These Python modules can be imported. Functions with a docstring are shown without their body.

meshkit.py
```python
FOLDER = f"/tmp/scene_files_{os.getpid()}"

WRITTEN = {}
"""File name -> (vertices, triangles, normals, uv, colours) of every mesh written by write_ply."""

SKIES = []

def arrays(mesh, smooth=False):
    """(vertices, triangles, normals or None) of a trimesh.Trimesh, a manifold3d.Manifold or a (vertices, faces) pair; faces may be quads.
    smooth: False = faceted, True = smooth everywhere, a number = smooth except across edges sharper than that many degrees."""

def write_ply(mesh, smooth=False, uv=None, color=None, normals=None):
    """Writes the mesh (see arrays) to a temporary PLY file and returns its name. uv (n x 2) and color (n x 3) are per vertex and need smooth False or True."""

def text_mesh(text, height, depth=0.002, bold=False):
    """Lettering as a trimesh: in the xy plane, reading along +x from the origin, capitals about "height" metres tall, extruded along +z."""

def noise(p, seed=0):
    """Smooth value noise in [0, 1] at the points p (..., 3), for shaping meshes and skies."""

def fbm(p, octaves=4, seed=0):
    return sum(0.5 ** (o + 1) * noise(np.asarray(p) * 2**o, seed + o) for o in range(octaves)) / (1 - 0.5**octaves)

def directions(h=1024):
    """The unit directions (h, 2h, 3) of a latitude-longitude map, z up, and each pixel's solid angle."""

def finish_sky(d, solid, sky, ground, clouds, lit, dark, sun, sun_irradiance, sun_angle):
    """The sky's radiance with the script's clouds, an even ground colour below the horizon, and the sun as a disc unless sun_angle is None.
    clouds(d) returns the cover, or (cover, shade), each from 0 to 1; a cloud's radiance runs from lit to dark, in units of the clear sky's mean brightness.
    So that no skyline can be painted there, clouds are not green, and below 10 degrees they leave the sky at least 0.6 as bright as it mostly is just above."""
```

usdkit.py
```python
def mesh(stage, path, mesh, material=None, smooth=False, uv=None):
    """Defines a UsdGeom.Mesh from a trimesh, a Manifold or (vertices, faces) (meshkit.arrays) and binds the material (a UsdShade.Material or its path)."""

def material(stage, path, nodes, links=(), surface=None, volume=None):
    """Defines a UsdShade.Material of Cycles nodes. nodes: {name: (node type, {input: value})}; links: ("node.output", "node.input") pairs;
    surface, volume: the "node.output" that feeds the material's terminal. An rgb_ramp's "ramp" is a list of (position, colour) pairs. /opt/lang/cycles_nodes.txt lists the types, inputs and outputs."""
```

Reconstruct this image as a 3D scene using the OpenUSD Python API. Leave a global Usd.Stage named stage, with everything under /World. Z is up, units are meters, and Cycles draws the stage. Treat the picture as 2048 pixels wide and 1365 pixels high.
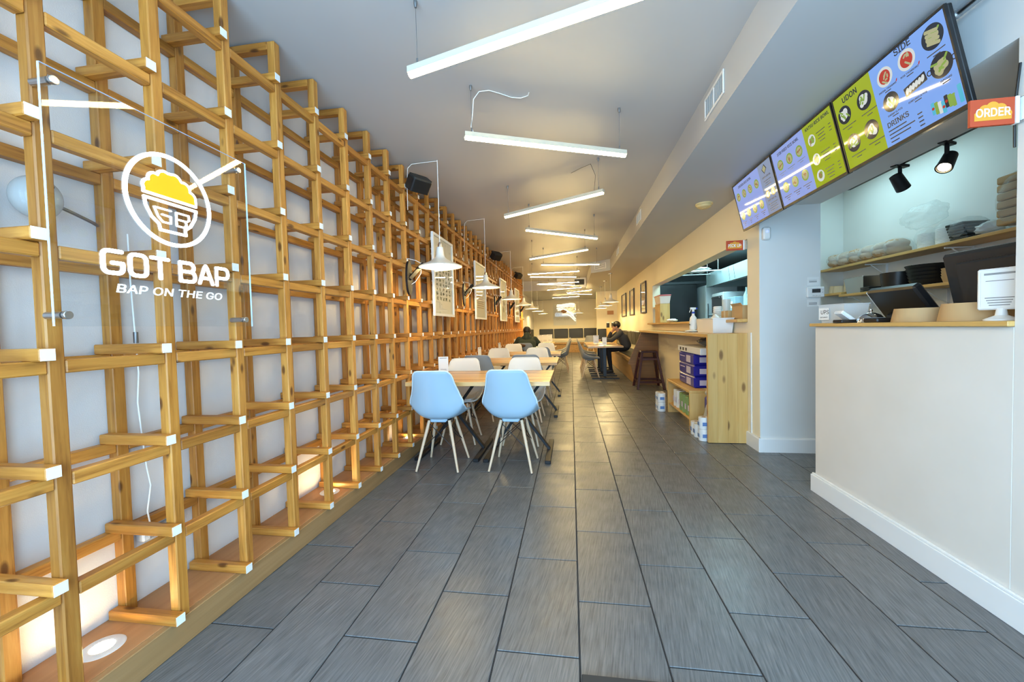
import math, random, re, numpy as np, trimesh, manifold3d, usdkit, meshkit
from pxr import Usd, UsdGeom, UsdLux, UsdShade, Gf, Sdf
from shapely.geometry import Polygon, LineString, Point, box as sbox
from shapely.ops import unary_union
from shapely import affinity

random.seed(7)
stage = Usd.Stage.CreateInMemory()
UsdGeom.SetStageUpAxis(stage, 'Z')
UsdGeom.SetStageMetersPerUnit(stage, 1.0)
UsdGeom.Xform.Define(stage, '/World')
UsdGeom.Scope.Define(stage, '/World/Looks')
PI = math.pi

# ------------------------------------------------------------------ camera, daylight, room lights, exposure
F_PX, YAW, PITCH, ROLL, CAM_H = 796.05, -0.14817, 0.03244, 0.025156, 1.19008
def camera():
    cam = UsdGeom.Camera.Define(stage, '/World/camera')
    cy, sy, cp, sp = math.cos(YAW), math.sin(YAW), math.cos(PITCH), math.sin(PITCH)
    f = np.array([sy*cp, cy*cp, -sp]); r = np.array([cy, -sy, 0.0]); d = np.cross(f, r)
    c, s = math.cos(ROLL), math.sin(ROLL)
    r, d = c*r + s*d, -s*r + c*d
    m = Gf.Matrix4d(1.0)
    for i, row in enumerate((r, -d, -f)):
        m.SetRow3(i, Gf.Vec3d(*map(float, row)))
    m.SetTranslateOnly(Gf.Vec3d(0, 0, CAM_H))
    cam.AddTransformOp().Set(m)
    cam.CreateHorizontalApertureAttr(36.0)
    cam.CreateVerticalApertureAttr(36.0*1365/2048)
    cam.CreateFocalLengthAttr(36.0*F_PX/2048)
    cam.CreateClippingRangeAttr(Gf.Vec2f(0.03, 200))
    cam.CreateExposureAttr(0.0)
camera()

def light(kind, name, pos, rot, size, color, inten):
    l = getattr(UsdLux, kind).Define(stage, '/World/' + name)
    l.AddTranslateOp().Set(Gf.Vec3d(*pos)); l.AddRotateXYZOp().Set(Gf.Vec3f(*rot))
    if kind == 'RectLight':
        l.CreateWidthAttr(size[0]); l.CreateHeightAttr(size[1])
    elif kind == 'DiskLight':
        l.CreateRadiusAttr(size)
    l.CreateColorAttr(Gf.Vec3f(*color)); l.CreateIntensityAttr(inten)
    return l
# daylight through the glazed shop front behind the camera (faces +y)
light('RectLight', 'shopfront_daylight', (-0.05, -1.12, 1.32), (90, 0, 0), (3.2, 2.5), (0.44, 0.72, 1.0), 10.2)
# fluorescent panels of the kitchen and of the serving room (both face down)
light('RectLight', 'kitchen_ceiling_light', (2.35, 7.0, 2.54), (0, 0, 0), (0.6, 2.6), (0.50, 0.88, 1.0), 13.0)
light('RectLight', 'serving_room_light', (2.6, 4.2, 2.66), (0, 0, 0), (0.5, 1.0), (0.56, 0.92, 1.0), 6.6)
LED_POWER, BULB_POWER, UPLIGHT_POWER = 60.0, 520.0, 115.0

# ------------------------------------------------------------------ materials
LOOKS = {}
def M(name, color=(.8, .8, .8), rough=.5, metal=0., emit=None, estr=0., alpha=None, spec=.5, bump=None, trans=0., coat=0.):
    if name in LOOKS: return LOOKS[name]
    p = dict(base_color=color, roughness=rough, metallic=metal, specular_ior_level=spec)
    if emit is not None: p.update(emission_color=emit, emission_strength=estr)
    if alpha is not None: p['alpha'] = alpha
    if trans: p['transmission_weight'] = trans
    if coat: p.update(coat_weight=coat, coat_roughness=.06)
    nodes, links = {'p': ('principled_bsdf', p)}, []
    if bump:
        nodes['tc'] = ('texture_coordinate', {}); nodes['n'] = ('noise_texture', dict(scale=bump[0], detail=3.0))
        nodes['b'] = ('bump', dict(strength=bump[1], distance=.002))
        links = [('tc.object', 'n.vector'), ('n.fac', 'b.height'), ('b.normal', 'p.normal')]
    LOOKS[name] = usdkit.material(stage, '/World/Looks/' + name, nodes, links, surface='p.BSDF')
    return LOOKS[name]

def paint(name, c1, c2, rough=.55, scale=1.3, bump=.06):
    """wall paint: two close tones in soft patches, fine roller texture"""
    nodes = {'tc': ('texture_coordinate', {}), 'n': ('noise_texture', dict(scale=scale, detail=4.0)),
             'r': ('rgb_ramp', {'ramp': [(.3, c1), (.7, c2)]}), 'n2': ('noise_texture', dict(scale=260.0, detail=2.0)),
             'b': ('bump', dict(strength=bump, distance=.002)), 'p': ('principled_bsdf', dict(roughness=rough))}
    LOOKS[name] = usdkit.material(stage, '/World/Looks/' + name, nodes, [('tc.object', 'n.vector'), ('tc.object', 'n2.vector'), ('n.fac', 'r.fac'), ('r.color', 'p.base_color'), ('n2.fac', 'b.height'), ('b.normal', 'p.normal')], surface='p.BSDF')
    return LOOKS[name]

def wood(name, axis, stops, rough=.5, knots=True, fine=58., coat=0., vary=.15, knotdens=5.0):
    """plain sawn timber with the grain along one axis, dark knots, tone varying from piece to piece"""
    sc = [fine]*3; sc['xyz'.index(axis)] = fine*.055
    ks = [knotdens*2.6]*3; ks['xyz'.index(axis)] = knotdens
    nodes = {'tc': ('texture_coordinate', {}), 'oi': ('object_info', {}),
             'off': ('math', dict(math_type='multiply', value2=37.0)), 'cx': ('combine_xyz', {}),
             'mx': ('mapping', dict(scale=tuple(sc))), 'mk': ('mapping', dict(scale=tuple(ks))),
             'n': ('noise_texture', dict(scale=1.0, detail=5.0, roughness=.62, distortion=.35)),
             'r': ('rgb_ramp', {'ramp': stops}),
             'h': ('hsv', {}), 'vm': ('map_range', dict(from_min=0., from_max=1., to_min=1.-vary, to_max=1.+vary)),
             'b': ('bump', dict(strength=.18, distance=.002)),
             'p': ('principled_bsdf', dict(roughness=rough, coat_weight=coat, coat_roughness=.22))}
    L = [('oi.random', 'off.value1'), ('off.value', 'cx.x'), ('off.value', 'cx.z'), ('tc.object', 'mx.vector'), ('cx.vector', 'mx.location'), ('mx.vector', 'n.vector'),
         ('n.fac', 'r.fac'), ('oi.random', 'vm.value'), ('vm.result', 'h.value'), ('n.fac', 'b.height'), ('b.normal', 'p.normal'), ('h.color', 'p.base_color')]
    if knots:
        nodes['k'] = ('voronoi_texture', dict(scale=1.0)); nodes['kr'] = ('rgb_ramp', {'ramp': [(0, (1, 1, 1)), (.09, (.85, .85, .85)), (.16, (0, 0, 0))]})
        nodes['km'] = ('mix_color', dict(b=(stops[0][1][0]*.38, stops[0][1][1]*.32, stops[0][1][2]*.3)))
        L += [('tc.object', 'mk.vector'), ('cx.vector', 'mk.location'), ('mk.vector', 'k.vector'), ('k.distance', 'kr.fac'), ('kr.color', 'km.fac'), ('r.color', 'km.a'), ('km.result', 'h.color')]
    else:
        del nodes['mk']; L += [('r.color', 'h.color')]
    LOOKS[name] = usdkit.material(stage, '/World/Looks/' + name, nodes, L, surface='p.BSDF')
    return LOOKS[name]

PINE = [(.28, (.28, .10, .012)), (.45, (.47, .195, .030)), (.55, (.53, .23, .038)), (.74, (.64, .32, .068))]
VARIANTS = {}
def wood_set(name, axis, stops, tones, **k):
    """alike pieces in a few tones; P() deals them out"""
    for i, (a, b, c) in enumerate(tones): wood(f'{name}_{i}', axis, [(s, (r*a, g*b, bl*c)) for s, (r, g, bl) in stops], **k)
    VARIANTS[name] = len(tones)
for ax in 'xyz': wood_set('pine_' + ax, ax, PINE, ((1, 1, 1), (.84, .80, .76), (1.10, 1.12, 1.2), (.95, .93, .85)), rough=.48)
wood('pine_board_y', 'y', [(.25, (.27, .15, .055)), (.5, (.36, .21, .085)), (.8, (.45, .28, .13))], rough=.6, knots=False, fine=14.)
wood('pine_deck_y', 'y', [(.25, (.36, .175, .07)), (.5, (.46, .235, .095)), (.8, (.54, .30, .14))], rough=.6, knots=False, fine=12.)
wood('spruce_z', 'z', [(.25, (.50, .27, .070)), (.5, (.60, .36, .11)), (.78, (.68, .45, .17))], rough=.5, knots=True, fine=13., vary=.05, knotdens=2.6)
wood('spruce_y', 'y', [(.25, (.50, .27, .070)), (.5, (.60, .36, .11)), (.78, (.68, .45, .17))], rough=.45, knots=False, fine=13., vary=.05)
wood('spruce_x', 'x', [(.25, (.50, .27, .070)), (.5, (.60, .36, .11)), (.78, (.68, .45, .17))], rough=.45, knots=False, fine=13., vary=.05)
wood_set('butcher_x', 'x', [(.25, (.36, .18, .055)), (.5, (.56, .33, .12)), (.78, (.68, .46, .21))], ((1, 1, 1), (.72, .66, .58), (1.12, 1.18, 1.3), (.92, .88, .8)), rough=.30, knots=False, fine=22., coat=.2, vary=.10)
wood('beech_z', 'z', [(.25, (.64, .46, .30)), (.75, (.76, .58, .41))], rough=.45, knots=False, fine=40., vary=.06)
wood('dark_stain_z', 'z', [(.25, (.035, .009, .008)), (.75, (.07, .018, .015))], rough=.3, knots=False, vary=.1)
wood('dark_stain_x', 'x', [(.25, (.035, .009, .008)), (.75, (.07, .018, .015))], rough=.3, knots=False, vary=.1)
wood('plank_y', 'y', [(.25, (.35, .20, .07)), (.75, (.50, .31, .13))], rough=.5, knots=False, fine=12., vary=.1)
paint('wall_paint', (.70, .70, .68), (.75, .75, .73), scale=1.6)
paint('lattice_wall_paint', (.66, .635, .62), (.76, .735, .72), scale=2.4, bump=.25)
paint('beige_paint', (.83, .74, .54), (.86, .77, .57))
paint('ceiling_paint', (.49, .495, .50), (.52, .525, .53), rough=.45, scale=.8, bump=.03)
paint('counter_paint', (.70, .66, .60), (.74, .70, .645), scale=3.0)
M('white_trim', (.80, .80, .79), .4); M('white_plastic', (.82, .82, .80), .35); M('white_matte', (.82, .82, .80), .8)
M('end_paint', (.84, .87, .88), .5); M('black_metal', (.018, .018, .02), .38, .4); M('black_plastic', (.012, .012, .013), .35)
M('black_leather', (.022, .024, .022), .42, bump=(90., .2)); M('steel', (.62, .63, .64), .28, 1.); M('chrome', (.8, .8, .8), .08, 1.)
M('dark_rubber', (.03, .03, .03), .7); M('wire_grey', (.25, .25, .25), .4, .8); M('cord_white', (.85, .85, .83), .5)
M('led_case', (.60, .54, .42), .5); M('grey_print', (.30, .30, .30), .7); M('dark_print', (.04, .04, .04), .6)
M('led_glow', (1, 1, 1), .5, emit=(1.0, .72, .29), estr=LED_POWER); M('bulb_glow', (1, 1, 1), .5, emit=(1.0, .72, .30), estr=BULB_POWER); M('bulb_glow_strong', (1, 1, 1), .5, emit=(1.0, .74, .33), estr=BULB_POWER*3.4)
M('uplight_glow', (1, 1, 1), .5, emit=(1.0, .74, .36), estr=UPLIGHT_POWER)
M('spot_glow', (1, 1, 1), .5, emit=(1.0, .75, .4), estr=45.)
M('lamp_metal', (.74, .73, .69), .3); M('lamp_inside', (.86, .85, .80), .5)

def tile_mat(i, a, b):
    nodes = {'tc': ('texture_coordinate', {}), 'rot': ('mapping', dict(rotation=(0, 0, .16))), 'm': ('mapping', dict(scale=(150., 7., 1.))), 'n': ('noise_texture', dict(scale=1., detail=4., roughness=.6)),
             'r': ('rgb_ramp', {'ramp': [(.3, a), (.72, b)]}), 'n2': ('noise_texture', dict(scale=5., detail=4.)), 'oi': ('object_info', {}),
             'rr': ('map_range', dict(from_min=.3, from_max=.7, to_min=.27, to_max=.40)), 'h': ('hsv', {}), 'vm': ('map_range', dict(from_min=0., from_max=1., to_min=.95, to_max=1.05)),
             'b': ('bump', dict(strength=.05, distance=.001)), 'p': ('principled_bsdf', dict(specular_ior_level=.5))}
    L = [('tc.object', 'rot.vector'), ('rot.vector', 'm.vector'), ('m.vector', 'n.vector'), ('n.fac', 'r.fac'), ('r.color', 'h.color'), ('oi.random', 'vm.value'), ('vm.result', 'h.value'), ('h.color', 'p.base_color'),
         ('tc.object', 'n2.vector'), ('n2.fac', 'rr.value'), ('rr.result', 'p.roughness'), ('n.fac', 'b.height'), ('b.normal', 'p.normal')]
    LOOKS[f'slate_tile_{i}'] = usdkit.material(stage, f'/World/Looks/slate_tile_{i}', nodes, L, surface='p.BSDF')
for i, k in enumerate((.96, 1.0, 1.04)): tile_mat(i, (.080*k, .085*k, .090*k), (.185*k, .19*k, .195*k))
M('grout', (.022, .022, .024), .85)

def pane(name, tint, refl=1., rough=.02):
    nodes = {'t': ('transparent_bsdf', dict(color=tint)), 'g': ('glossy_bsdf', dict(color=(refl,)*3, roughness=rough)), 'f': ('fresnel', dict(IOR=1.49)), 'm': ('mix_closure', {}), 'ge': ('geometry', {}),
             'inv': ('math', dict(math_type='subtract', value1=1.0)), 'mu': ('math', dict(math_type='multiply'))}
    LOOKS[name] = usdkit.material(stage, '/World/Looks/' + name, nodes, [('ge.backfacing', 'inv.value2'), ('f.fac', 'mu.value1'), ('inv.value', 'mu.value2'), ('mu.value', 'm.fac'), ('t.BSDF', 'm.closure1'), ('g.BSDF', 'm.closure2')], surface='m.closure')
pane('acrylic', (.96, .975, .985)); pane('frame_glass', (.98, .98, .97))
def film(name, tint, a):
    """thin crinkled plastic bag"""
    nodes = {'tc': ('texture_coordinate', {}), 'n': ('noise_texture', dict(scale=24., detail=3.)), 'b': ('bump', dict(strength=.7, distance=.01)), 't': ('transparent_bsdf', dict(color=(.97, .98, .98))),
             'p': ('principled_bsdf', dict(base_color=tint, roughness=.18)), 'm': ('mix_closure', dict(fac=a))}
    LOOKS[name] = usdkit.material(stage, '/World/Looks/' + name, nodes, [('tc.object', 'n.vector'), ('n.fac', 'b.height'), ('b.normal', 'p.normal'), ('t.BSDF', 'm.closure1'), ('p.BSDF', 'm.closure2')], surface='m.closure')
film('bag_film', (.85, .88, .88), .19); film('bag_film_dense', (.86, .88, .88), .62)

# ------------------------------------------------------------------ builders
USED = {}; deal = random.Random(17)
def path(name, parent=None):
    base = (str(parent.GetPath()) if parent else '/World') + '/' + name
    n = USED.get(base, 0); USED[base] = n + 1
    return base if n == 0 else f'{base}_{n:03d}'
def tag(o, label=None, cat=None, group=None, kind=None):
    o = o.GetPrim() if hasattr(o, 'GetPrim') else o
    if label and not 4 <= len(label.split()) <= 16: print('LABEL', len(label.split()), label)
    for k, v in (('label', label), ('category', cat), ('group', group), ('kind', kind)):
        if v: o.SetCustomDataByKey(k, v)
    return o
def T(name, label=None, cat=None, loc=(0, 0, 0), rz=0., group=None, kind=None):
    x = UsdGeom.Xform.Define(stage, path(name))
    x.AddTranslateOp().Set(Gf.Vec3d(*map(float, loc))); x.AddRotateZOp().Set(math.degrees(rz))
    return tag(x, label, cat, group, kind)
def P(name, mesh, mat, parent=None, label=None, smooth=False, kind=None):
    if isinstance(mesh, list): mesh = join(mesh)
    if mat in VARIANTS: mat = f'{mat}_{deal.randrange(VARIANTS[mat])}'
    m = usdkit.mesh(stage, path(name, parent), mesh, LOOKS[mat], smooth)
    return tag(m, label=label, kind=kind)
def local(m, loc, rz=0.):
    m = m.copy(); m.apply_translation(-np.array(loc, float)); m.apply_transform(trimesh.transformations.rotation_matrix(-rz, (0, 0, 1))); return m
def dup(root, loc, rz=0., label=None, group=None):
    was = root.GetCustomData()
    r = T(re.sub(r'_\d{3}$', '', root.GetName()), label or was.get('label'), was.get('category'), loc, rz, group or was.get('group'))
    r.GetReferences().AddInternalReference(root.GetPath()); r.SetInstanceable(True)
    return r
def sub(name, parent):
    return UsdGeom.Xform.Define(stage, path(name, parent)).GetPrim()

def join(ms): return trimesh.util.concatenate([m if isinstance(m, trimesh.Trimesh) else trimesh.Trimesh(*meshkit.arrays(m)[:2], process=False) for m in ms])
def xf(m, mat):
    m = m.copy(); m.apply_transform(mat); return m
def mv(m, *t):
    m = m.copy(); m.apply_translation(t); return m
def rot(m, ang, axis=(0, 0, 1), pt=None):
    m = m.copy(); m.apply_transform(trimesh.transformations.rotation_matrix(ang, axis, pt)); return m
def frame(o, ax, ay, az):
    m = np.eye(4); m[:3, 0], m[:3, 1], m[:3, 2], m[:3, 3] = ax, ay, az, o; return m
def box(x0, x1, y0, y1, z0, z1):
    m = trimesh.creation.box((abs(x1-x0), abs(y1-y0), abs(z1-z0))); m.apply_translation(((x0+x1)/2, (y0+y1)/2, (z0+z1)/2)); return m
def _cv(h, c):
    out = []
    for s in np.ndindex(2, 2, 2):
        sg = np.array(s)*2-1
        for k in range(3):
            v = (h - c)*sg; v[k] = h[k]*sg[k]; out.append(v)
    return np.array(out, float)
_ref = _cv(np.array([1., 1.1, 1.2]), .2)
_hull = trimesh.convex.convex_hull(_ref)
_map = [int(np.argmin(np.linalg.norm(_ref - v, axis=1))) for v in _hull.vertices]
_CF = np.array(_map)[_hull.faces]
def cbox(x0, x1, y0, y1, z0, z1, c=.003):
    """box with chamfered edges"""
    lo, hi = np.minimum((x0, y0, z0), (x1, y1, z1)), np.maximum((x0, y0, z0), (x1, y1, z1))
    h = (hi - lo)/2; c = min(c, h.min()*.45)
    return trimesh.Trimesh(_cv(h, c) + (lo+hi)/2, _CF, process=False)
def tube(pts, r, sides=8, closed=False):
    p = np.asarray(pts, float); n = len(p); r = np.broadcast_to(r, (n,))
    t = np.roll(p, -1, 0) - np.roll(p, 1, 0) if closed else np.gradient(p, axis=0)
    t /= np.linalg.norm(t, axis=1, keepdims=True) + 1e-12
    a = np.cross(t[0], [0, 0, 1.] if abs(t[0][2]) < .9 else [1., 0, 0]); fr = []
    for i in range(n):
        a = a - t[i]*(a@t[i]); a /= np.linalg.norm(a); fr.append((a, np.cross(t[i], a)))
    an = np.arange(sides)*2*PI/sides
    v = np.concatenate([p[i] + r[i]*(np.cos(an)[:, None]*fr[i][0] + np.sin(an)[:, None]*fr[i][1]) for i in range(n)])
    f = []
    for i in range(n if closed else n-1):
        for j in range(sides):
            q = [i*sides+j, i*sides+(j+1) % sides, ((i+1) % n)*sides+(j+1) % sides, ((i+1) % n)*sides+j]; f += [[q[0], q[1], q[2]], [q[0], q[2], q[3]]]
    if not closed:
        v = np.vstack([v, p[0], p[-1]]); a0, b0 = n*sides, n*sides+1
        for j in range(sides):
            f += [[a0, (j+1) % sides, j], [b0, (n-1)*sides+j, (n-1)*sides+(j+1) % sides]]
    return trimesh.Trimesh(v, f, process=False)
def bar(p, q, w, d, up=(0, 0, 1), c=.002):
    """rectangular bar from p to q; w across, d along up"""
    p, q = np.asarray(p, float), np.asarray(q, float); L = np.linalg.norm(q-p); z = (q-p)/L
    x = np.cross(up, z); x = x/np.linalg.norm(x) if np.linalg.norm(x) > 1e-6 else np.array([1., 0, 0]); y = np.cross(z, x)
    return xf(cbox(-w/2, w/2, -d/2, d/2, 0, L, c), frame(p, x, y, z))
def lathe(prof, n=32):
    """closed or open profile of (r, z)"""
    pr = np.asarray(prof, float); k = len(pr); an = np.arange(n)*2*PI/n
    v = np.concatenate([np.stack([pr[:, 0]*math.cos(a), pr[:, 0]*math.sin(a), pr[:, 1]], 1) for a in an]); f = []
    for i in range(n):
        for j in range(k-1):
            a, b, c, d = i*k+j, ((i+1) % n)*k+j, ((i+1) % n)*k+j+1, i*k+j+1
            if pr[j, 0] > 1e-9: f.append([a, b, c])
            if pr[j+1, 0] > 1e-9: f.append([a, c, d])
    return trimesh.Trimesh(v, f, process=False)
def cyl(r, z0, z1, n=20, r2=None):
    r2 = r if r2 is None else r2
    return lathe([(0, z0), (r, z0), (r2, z1), (0, z1)], n)
def ext(poly, depth):
    gs = getattr(poly, 'geoms', [poly])
    return join([trimesh.creation.extrude_polygon(g, depth, engine='earcut') for g in gs if g.area > 1e-10])
def rrect(w, h, r, cx=0, cy=0):
    return affinity.translate(sbox(-w/2+r, -h/2+r, w/2-r, h/2-r).buffer(r, quad_segs=6), cx, cy)
def blob(cx, cy, cz, sx, sy, sz, amp=.15, freq=3., seed=0, sub_=3):
    m = trimesh.creation.icosphere(sub_); d = m.vertices
    k = 1 + amp*(meshkit.fbm(d*freq + 10 + seed*3.7, 4, seed) - .5)*2
    return trimesh.Trimesh(d*k[:, None]*(sx, sy, sz) + (cx, cy, cz), m.faces, process=False)
def text(s, h, depth=.0012, bold=True, shear=0., center=False, width=None):
    m = meshkit.text_mesh(s, h, depth, bold)
    if width: m.apply_scale((width/(m.bounds[1, 0]-m.bounds[0, 0]), 1, 1))
    if shear: m.vertices[:, 0] += shear*m.vertices[:, 1]
    if center: m.apply_translation((-(m.bounds[0, 0]+m.bounds[1, 0])/2, 0, 0))
    return m
# ------------------------------------------------------------------ the room shell
CEIL, SOF, YF = 2.722, 2.462, 19.1
def S(name, mesh, mat, label, cat, parent=None, smooth=False):
    return tag(P(name, mesh, mat, parent, smooth=smooth), label, cat, kind='structure')
S('wall_left', box(-1.93, -1.776, -1.2, YF, 0, 2.8), 'lattice_wall_paint', 'white plastered side wall behind the wooden lattice', 'wall')
S('wall_back', box(-1.93, 1.5, YF, YF+.15, 0, 2.8), 'beige_paint', 'cream far end wall above the padded bench', 'wall')
S('wall_front', box(-1.93, 3.3, -1.35, -1.2, 0, 2.8), 'wall_paint', 'shop front wall behind the viewer', 'wall')
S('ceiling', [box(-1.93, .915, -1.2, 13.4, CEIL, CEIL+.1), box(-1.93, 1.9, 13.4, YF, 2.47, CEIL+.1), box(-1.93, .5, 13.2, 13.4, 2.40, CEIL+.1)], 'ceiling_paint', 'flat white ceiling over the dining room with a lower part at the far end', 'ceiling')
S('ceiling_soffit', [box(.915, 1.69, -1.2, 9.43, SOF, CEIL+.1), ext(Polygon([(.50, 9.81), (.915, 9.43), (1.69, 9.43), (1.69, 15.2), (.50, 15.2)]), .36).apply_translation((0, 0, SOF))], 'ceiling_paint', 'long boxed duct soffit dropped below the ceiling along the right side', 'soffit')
S('trim_1', box(1.66, 2.19, -1.2, 3.905, 2.217, 2.75), 'wall_paint', 'deep white header beam over the order counter opening', 'beam')
wr = tag(UsdGeom.Xform.Define(stage, path('wall_right')), 'long cream side wall with a kitchen hatch cut through it', 'wall', kind='structure').GetPrim()
P('wall_section', [box(1.69, 1.84, 3.905, 4.15, 0, 2.8), box(1.69, 1.84, 4.15, 8.65, 0, 1.19), box(1.69, 1.84, 4.15, 8.65, 1.99, 2.8), box(1.69, 1.84, 8.65, 15.3, 0, 2.8)], 'beige_paint', wr)
S('wall_niche', box(1.691, 2.19, 3.9, 4.05, 0, 2.75), 'wall_paint', 'short white wall with the thermostat beside the order counter', 'wall')
S('wall_serving', [box(3.1, 3.2, -1.2, 5.2, 0, 2.8), box(2.19, 3.2, 5.1, 5.2, 0, 2.8), box(1.84, 3.2, -1.2, 5.2, 2.70, 2.8)], 'wall_paint', 'white walls of the serving room behind the order counter', 'wall')
S('wall_pillar', box(1.66, 2.16, -1.2, 1.77, 0, 2.217), 'counter_paint', 'white wall pier at the near end of the order counter', 'wall')
S('wall_alcove', [box(.95, 1.84, 15.1, 15.3, 0, 2.8), box(1.35, 1.5, 15.3, YF, 0, 2.8)], 'beige_paint', 'short cream wall facing the room at the end of the right side', 'wall')
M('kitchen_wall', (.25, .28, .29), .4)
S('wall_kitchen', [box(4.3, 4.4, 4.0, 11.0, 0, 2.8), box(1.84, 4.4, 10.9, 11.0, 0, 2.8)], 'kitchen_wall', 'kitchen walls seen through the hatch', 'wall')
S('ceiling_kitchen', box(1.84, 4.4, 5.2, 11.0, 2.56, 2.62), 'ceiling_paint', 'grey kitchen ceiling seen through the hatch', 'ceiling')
# skirting boards
def skirt(name, pts, side, label):
    ms = []
    for (a, b) in zip(pts[:-1], pts[1:]):
        a, b = np.array(a, float), np.array(b, float); d = (b-a)/np.linalg.norm(b-a); n = np.array([d[1], -d[0]])*side
        prof = Polygon([(0, 0), (.018, 0), (.018, .118), (.012, .13), (0, .13)])
        m = ext(prof, float(np.linalg.norm(b-a))); ms.append(xf(m, frame((a[0], a[1], 0), (n[0], n[1], 0), (0, 0, 1), (d[0], d[1], 0))))
    return S(name, ms, 'white_trim', label, 'skirting board')
skirt('baseboard_niche', [(2.19, 3.9), (1.675, 3.9)], -1, 'white skirting board under the thermostat wall')
skirt('baseboard_right', [(1.69, 3.885), (1.69, 4.15)], -1, 'white skirting board beside the pine counter end')
skirt('baseboard_alcove', [(1.69, 15.1), (.95, 15.1)], -1, 'white skirting board at the far end of the right side')

# ------------------------------------------------------------------ floor of single slate tiles
fl = tag(UsdGeom.Xform.Define(stage, path('floor')), 'floor of long dark grey slate look tiles in running bond', 'floor', kind='structure').GetPrim()
P('grout_bed', box(-1.93, 4.4, -1.2, YF+.1, -.06, -.0035), 'grout', fl)
X0, Y0, TW, TL, G = .00700, 1.7066, .305, .6004, .0030
rest = {0: [], 1: [], 2: []}; rt = random.Random(3)
for i in range(-6, 14):
    xa, xb = X0+i*TW+G, X0+(i+1)*TW-G
    if xa < -1.78: xa = -1.776
    for k in range(-6, 31):
        y = Y0 + (k - (.5 if i % 2 else 0))*TL
        dz = rt.uniform(-.0006, .0004); v = rt.randrange(3)
        if y > YF or (xa > 1.9 and y > 3.9) or y < -1.3: continue
        m = cbox(xa, xb, y+G, y+TL-G, -.010, dz, .0016)
        if .2 < y < 8.2 and -1.6 < xa < 2.2: P('tile', m, f'slate_tile_{v}', fl)
        else: rest[v].append(m)
for v in rest: P('tile_field', rest[v], f'slate_tile_{v}', fl, kind='stuff')
mat_ = tag(P('door_mat', cbox(.012, .62, .2, 1.33, .0006, .012, .004), 'dark_rubber'), 'dark rubber door mat at the bottom edge of the picture', 'door mat')

# ------------------------------------------------------------------ wooden lattice along the left wall
PX0, PX1 = -1.535, -1.495            # front posts
BX0, BX1 = -1.774, -1.734            # back posts
SX0, SX1 = -1.774, -1.466            # cross pieces
ZS = [.131 + .3393*j for j in range(8)]
yc = lambda k: .918 + k*.3275 if k < 1 else 1.2455 + (k-1)*.3187 + .010
NK = 37
lat = T('wooden_lattice', 'deep lattice of square pine sticks with white painted ends covering the left wall', 'wooden lattice')
lp = {'post': [], 'rail': [], 'crosspiece': [], 'end_cap': [], 'back': []}
rl = random.Random(11)
def cross(y, z, h):
    j = lambda: rl.uniform(-.003, .003)
    return cbox(SX0+rl.uniform(0, .012), SX1-.0008+j(), y-.0185, y+.0185, z-h, z+h, .0035)
P('plinth_board', cbox(-1.522, -1.494, .0, 13.0, 0, .112, .003), 'pine_board_y', lat)
P('plinth_deck', cbox(-1.775, -1.5225, .0, 13.0, .085, .1125, .002), 'pine_deck_y', lat)
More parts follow.
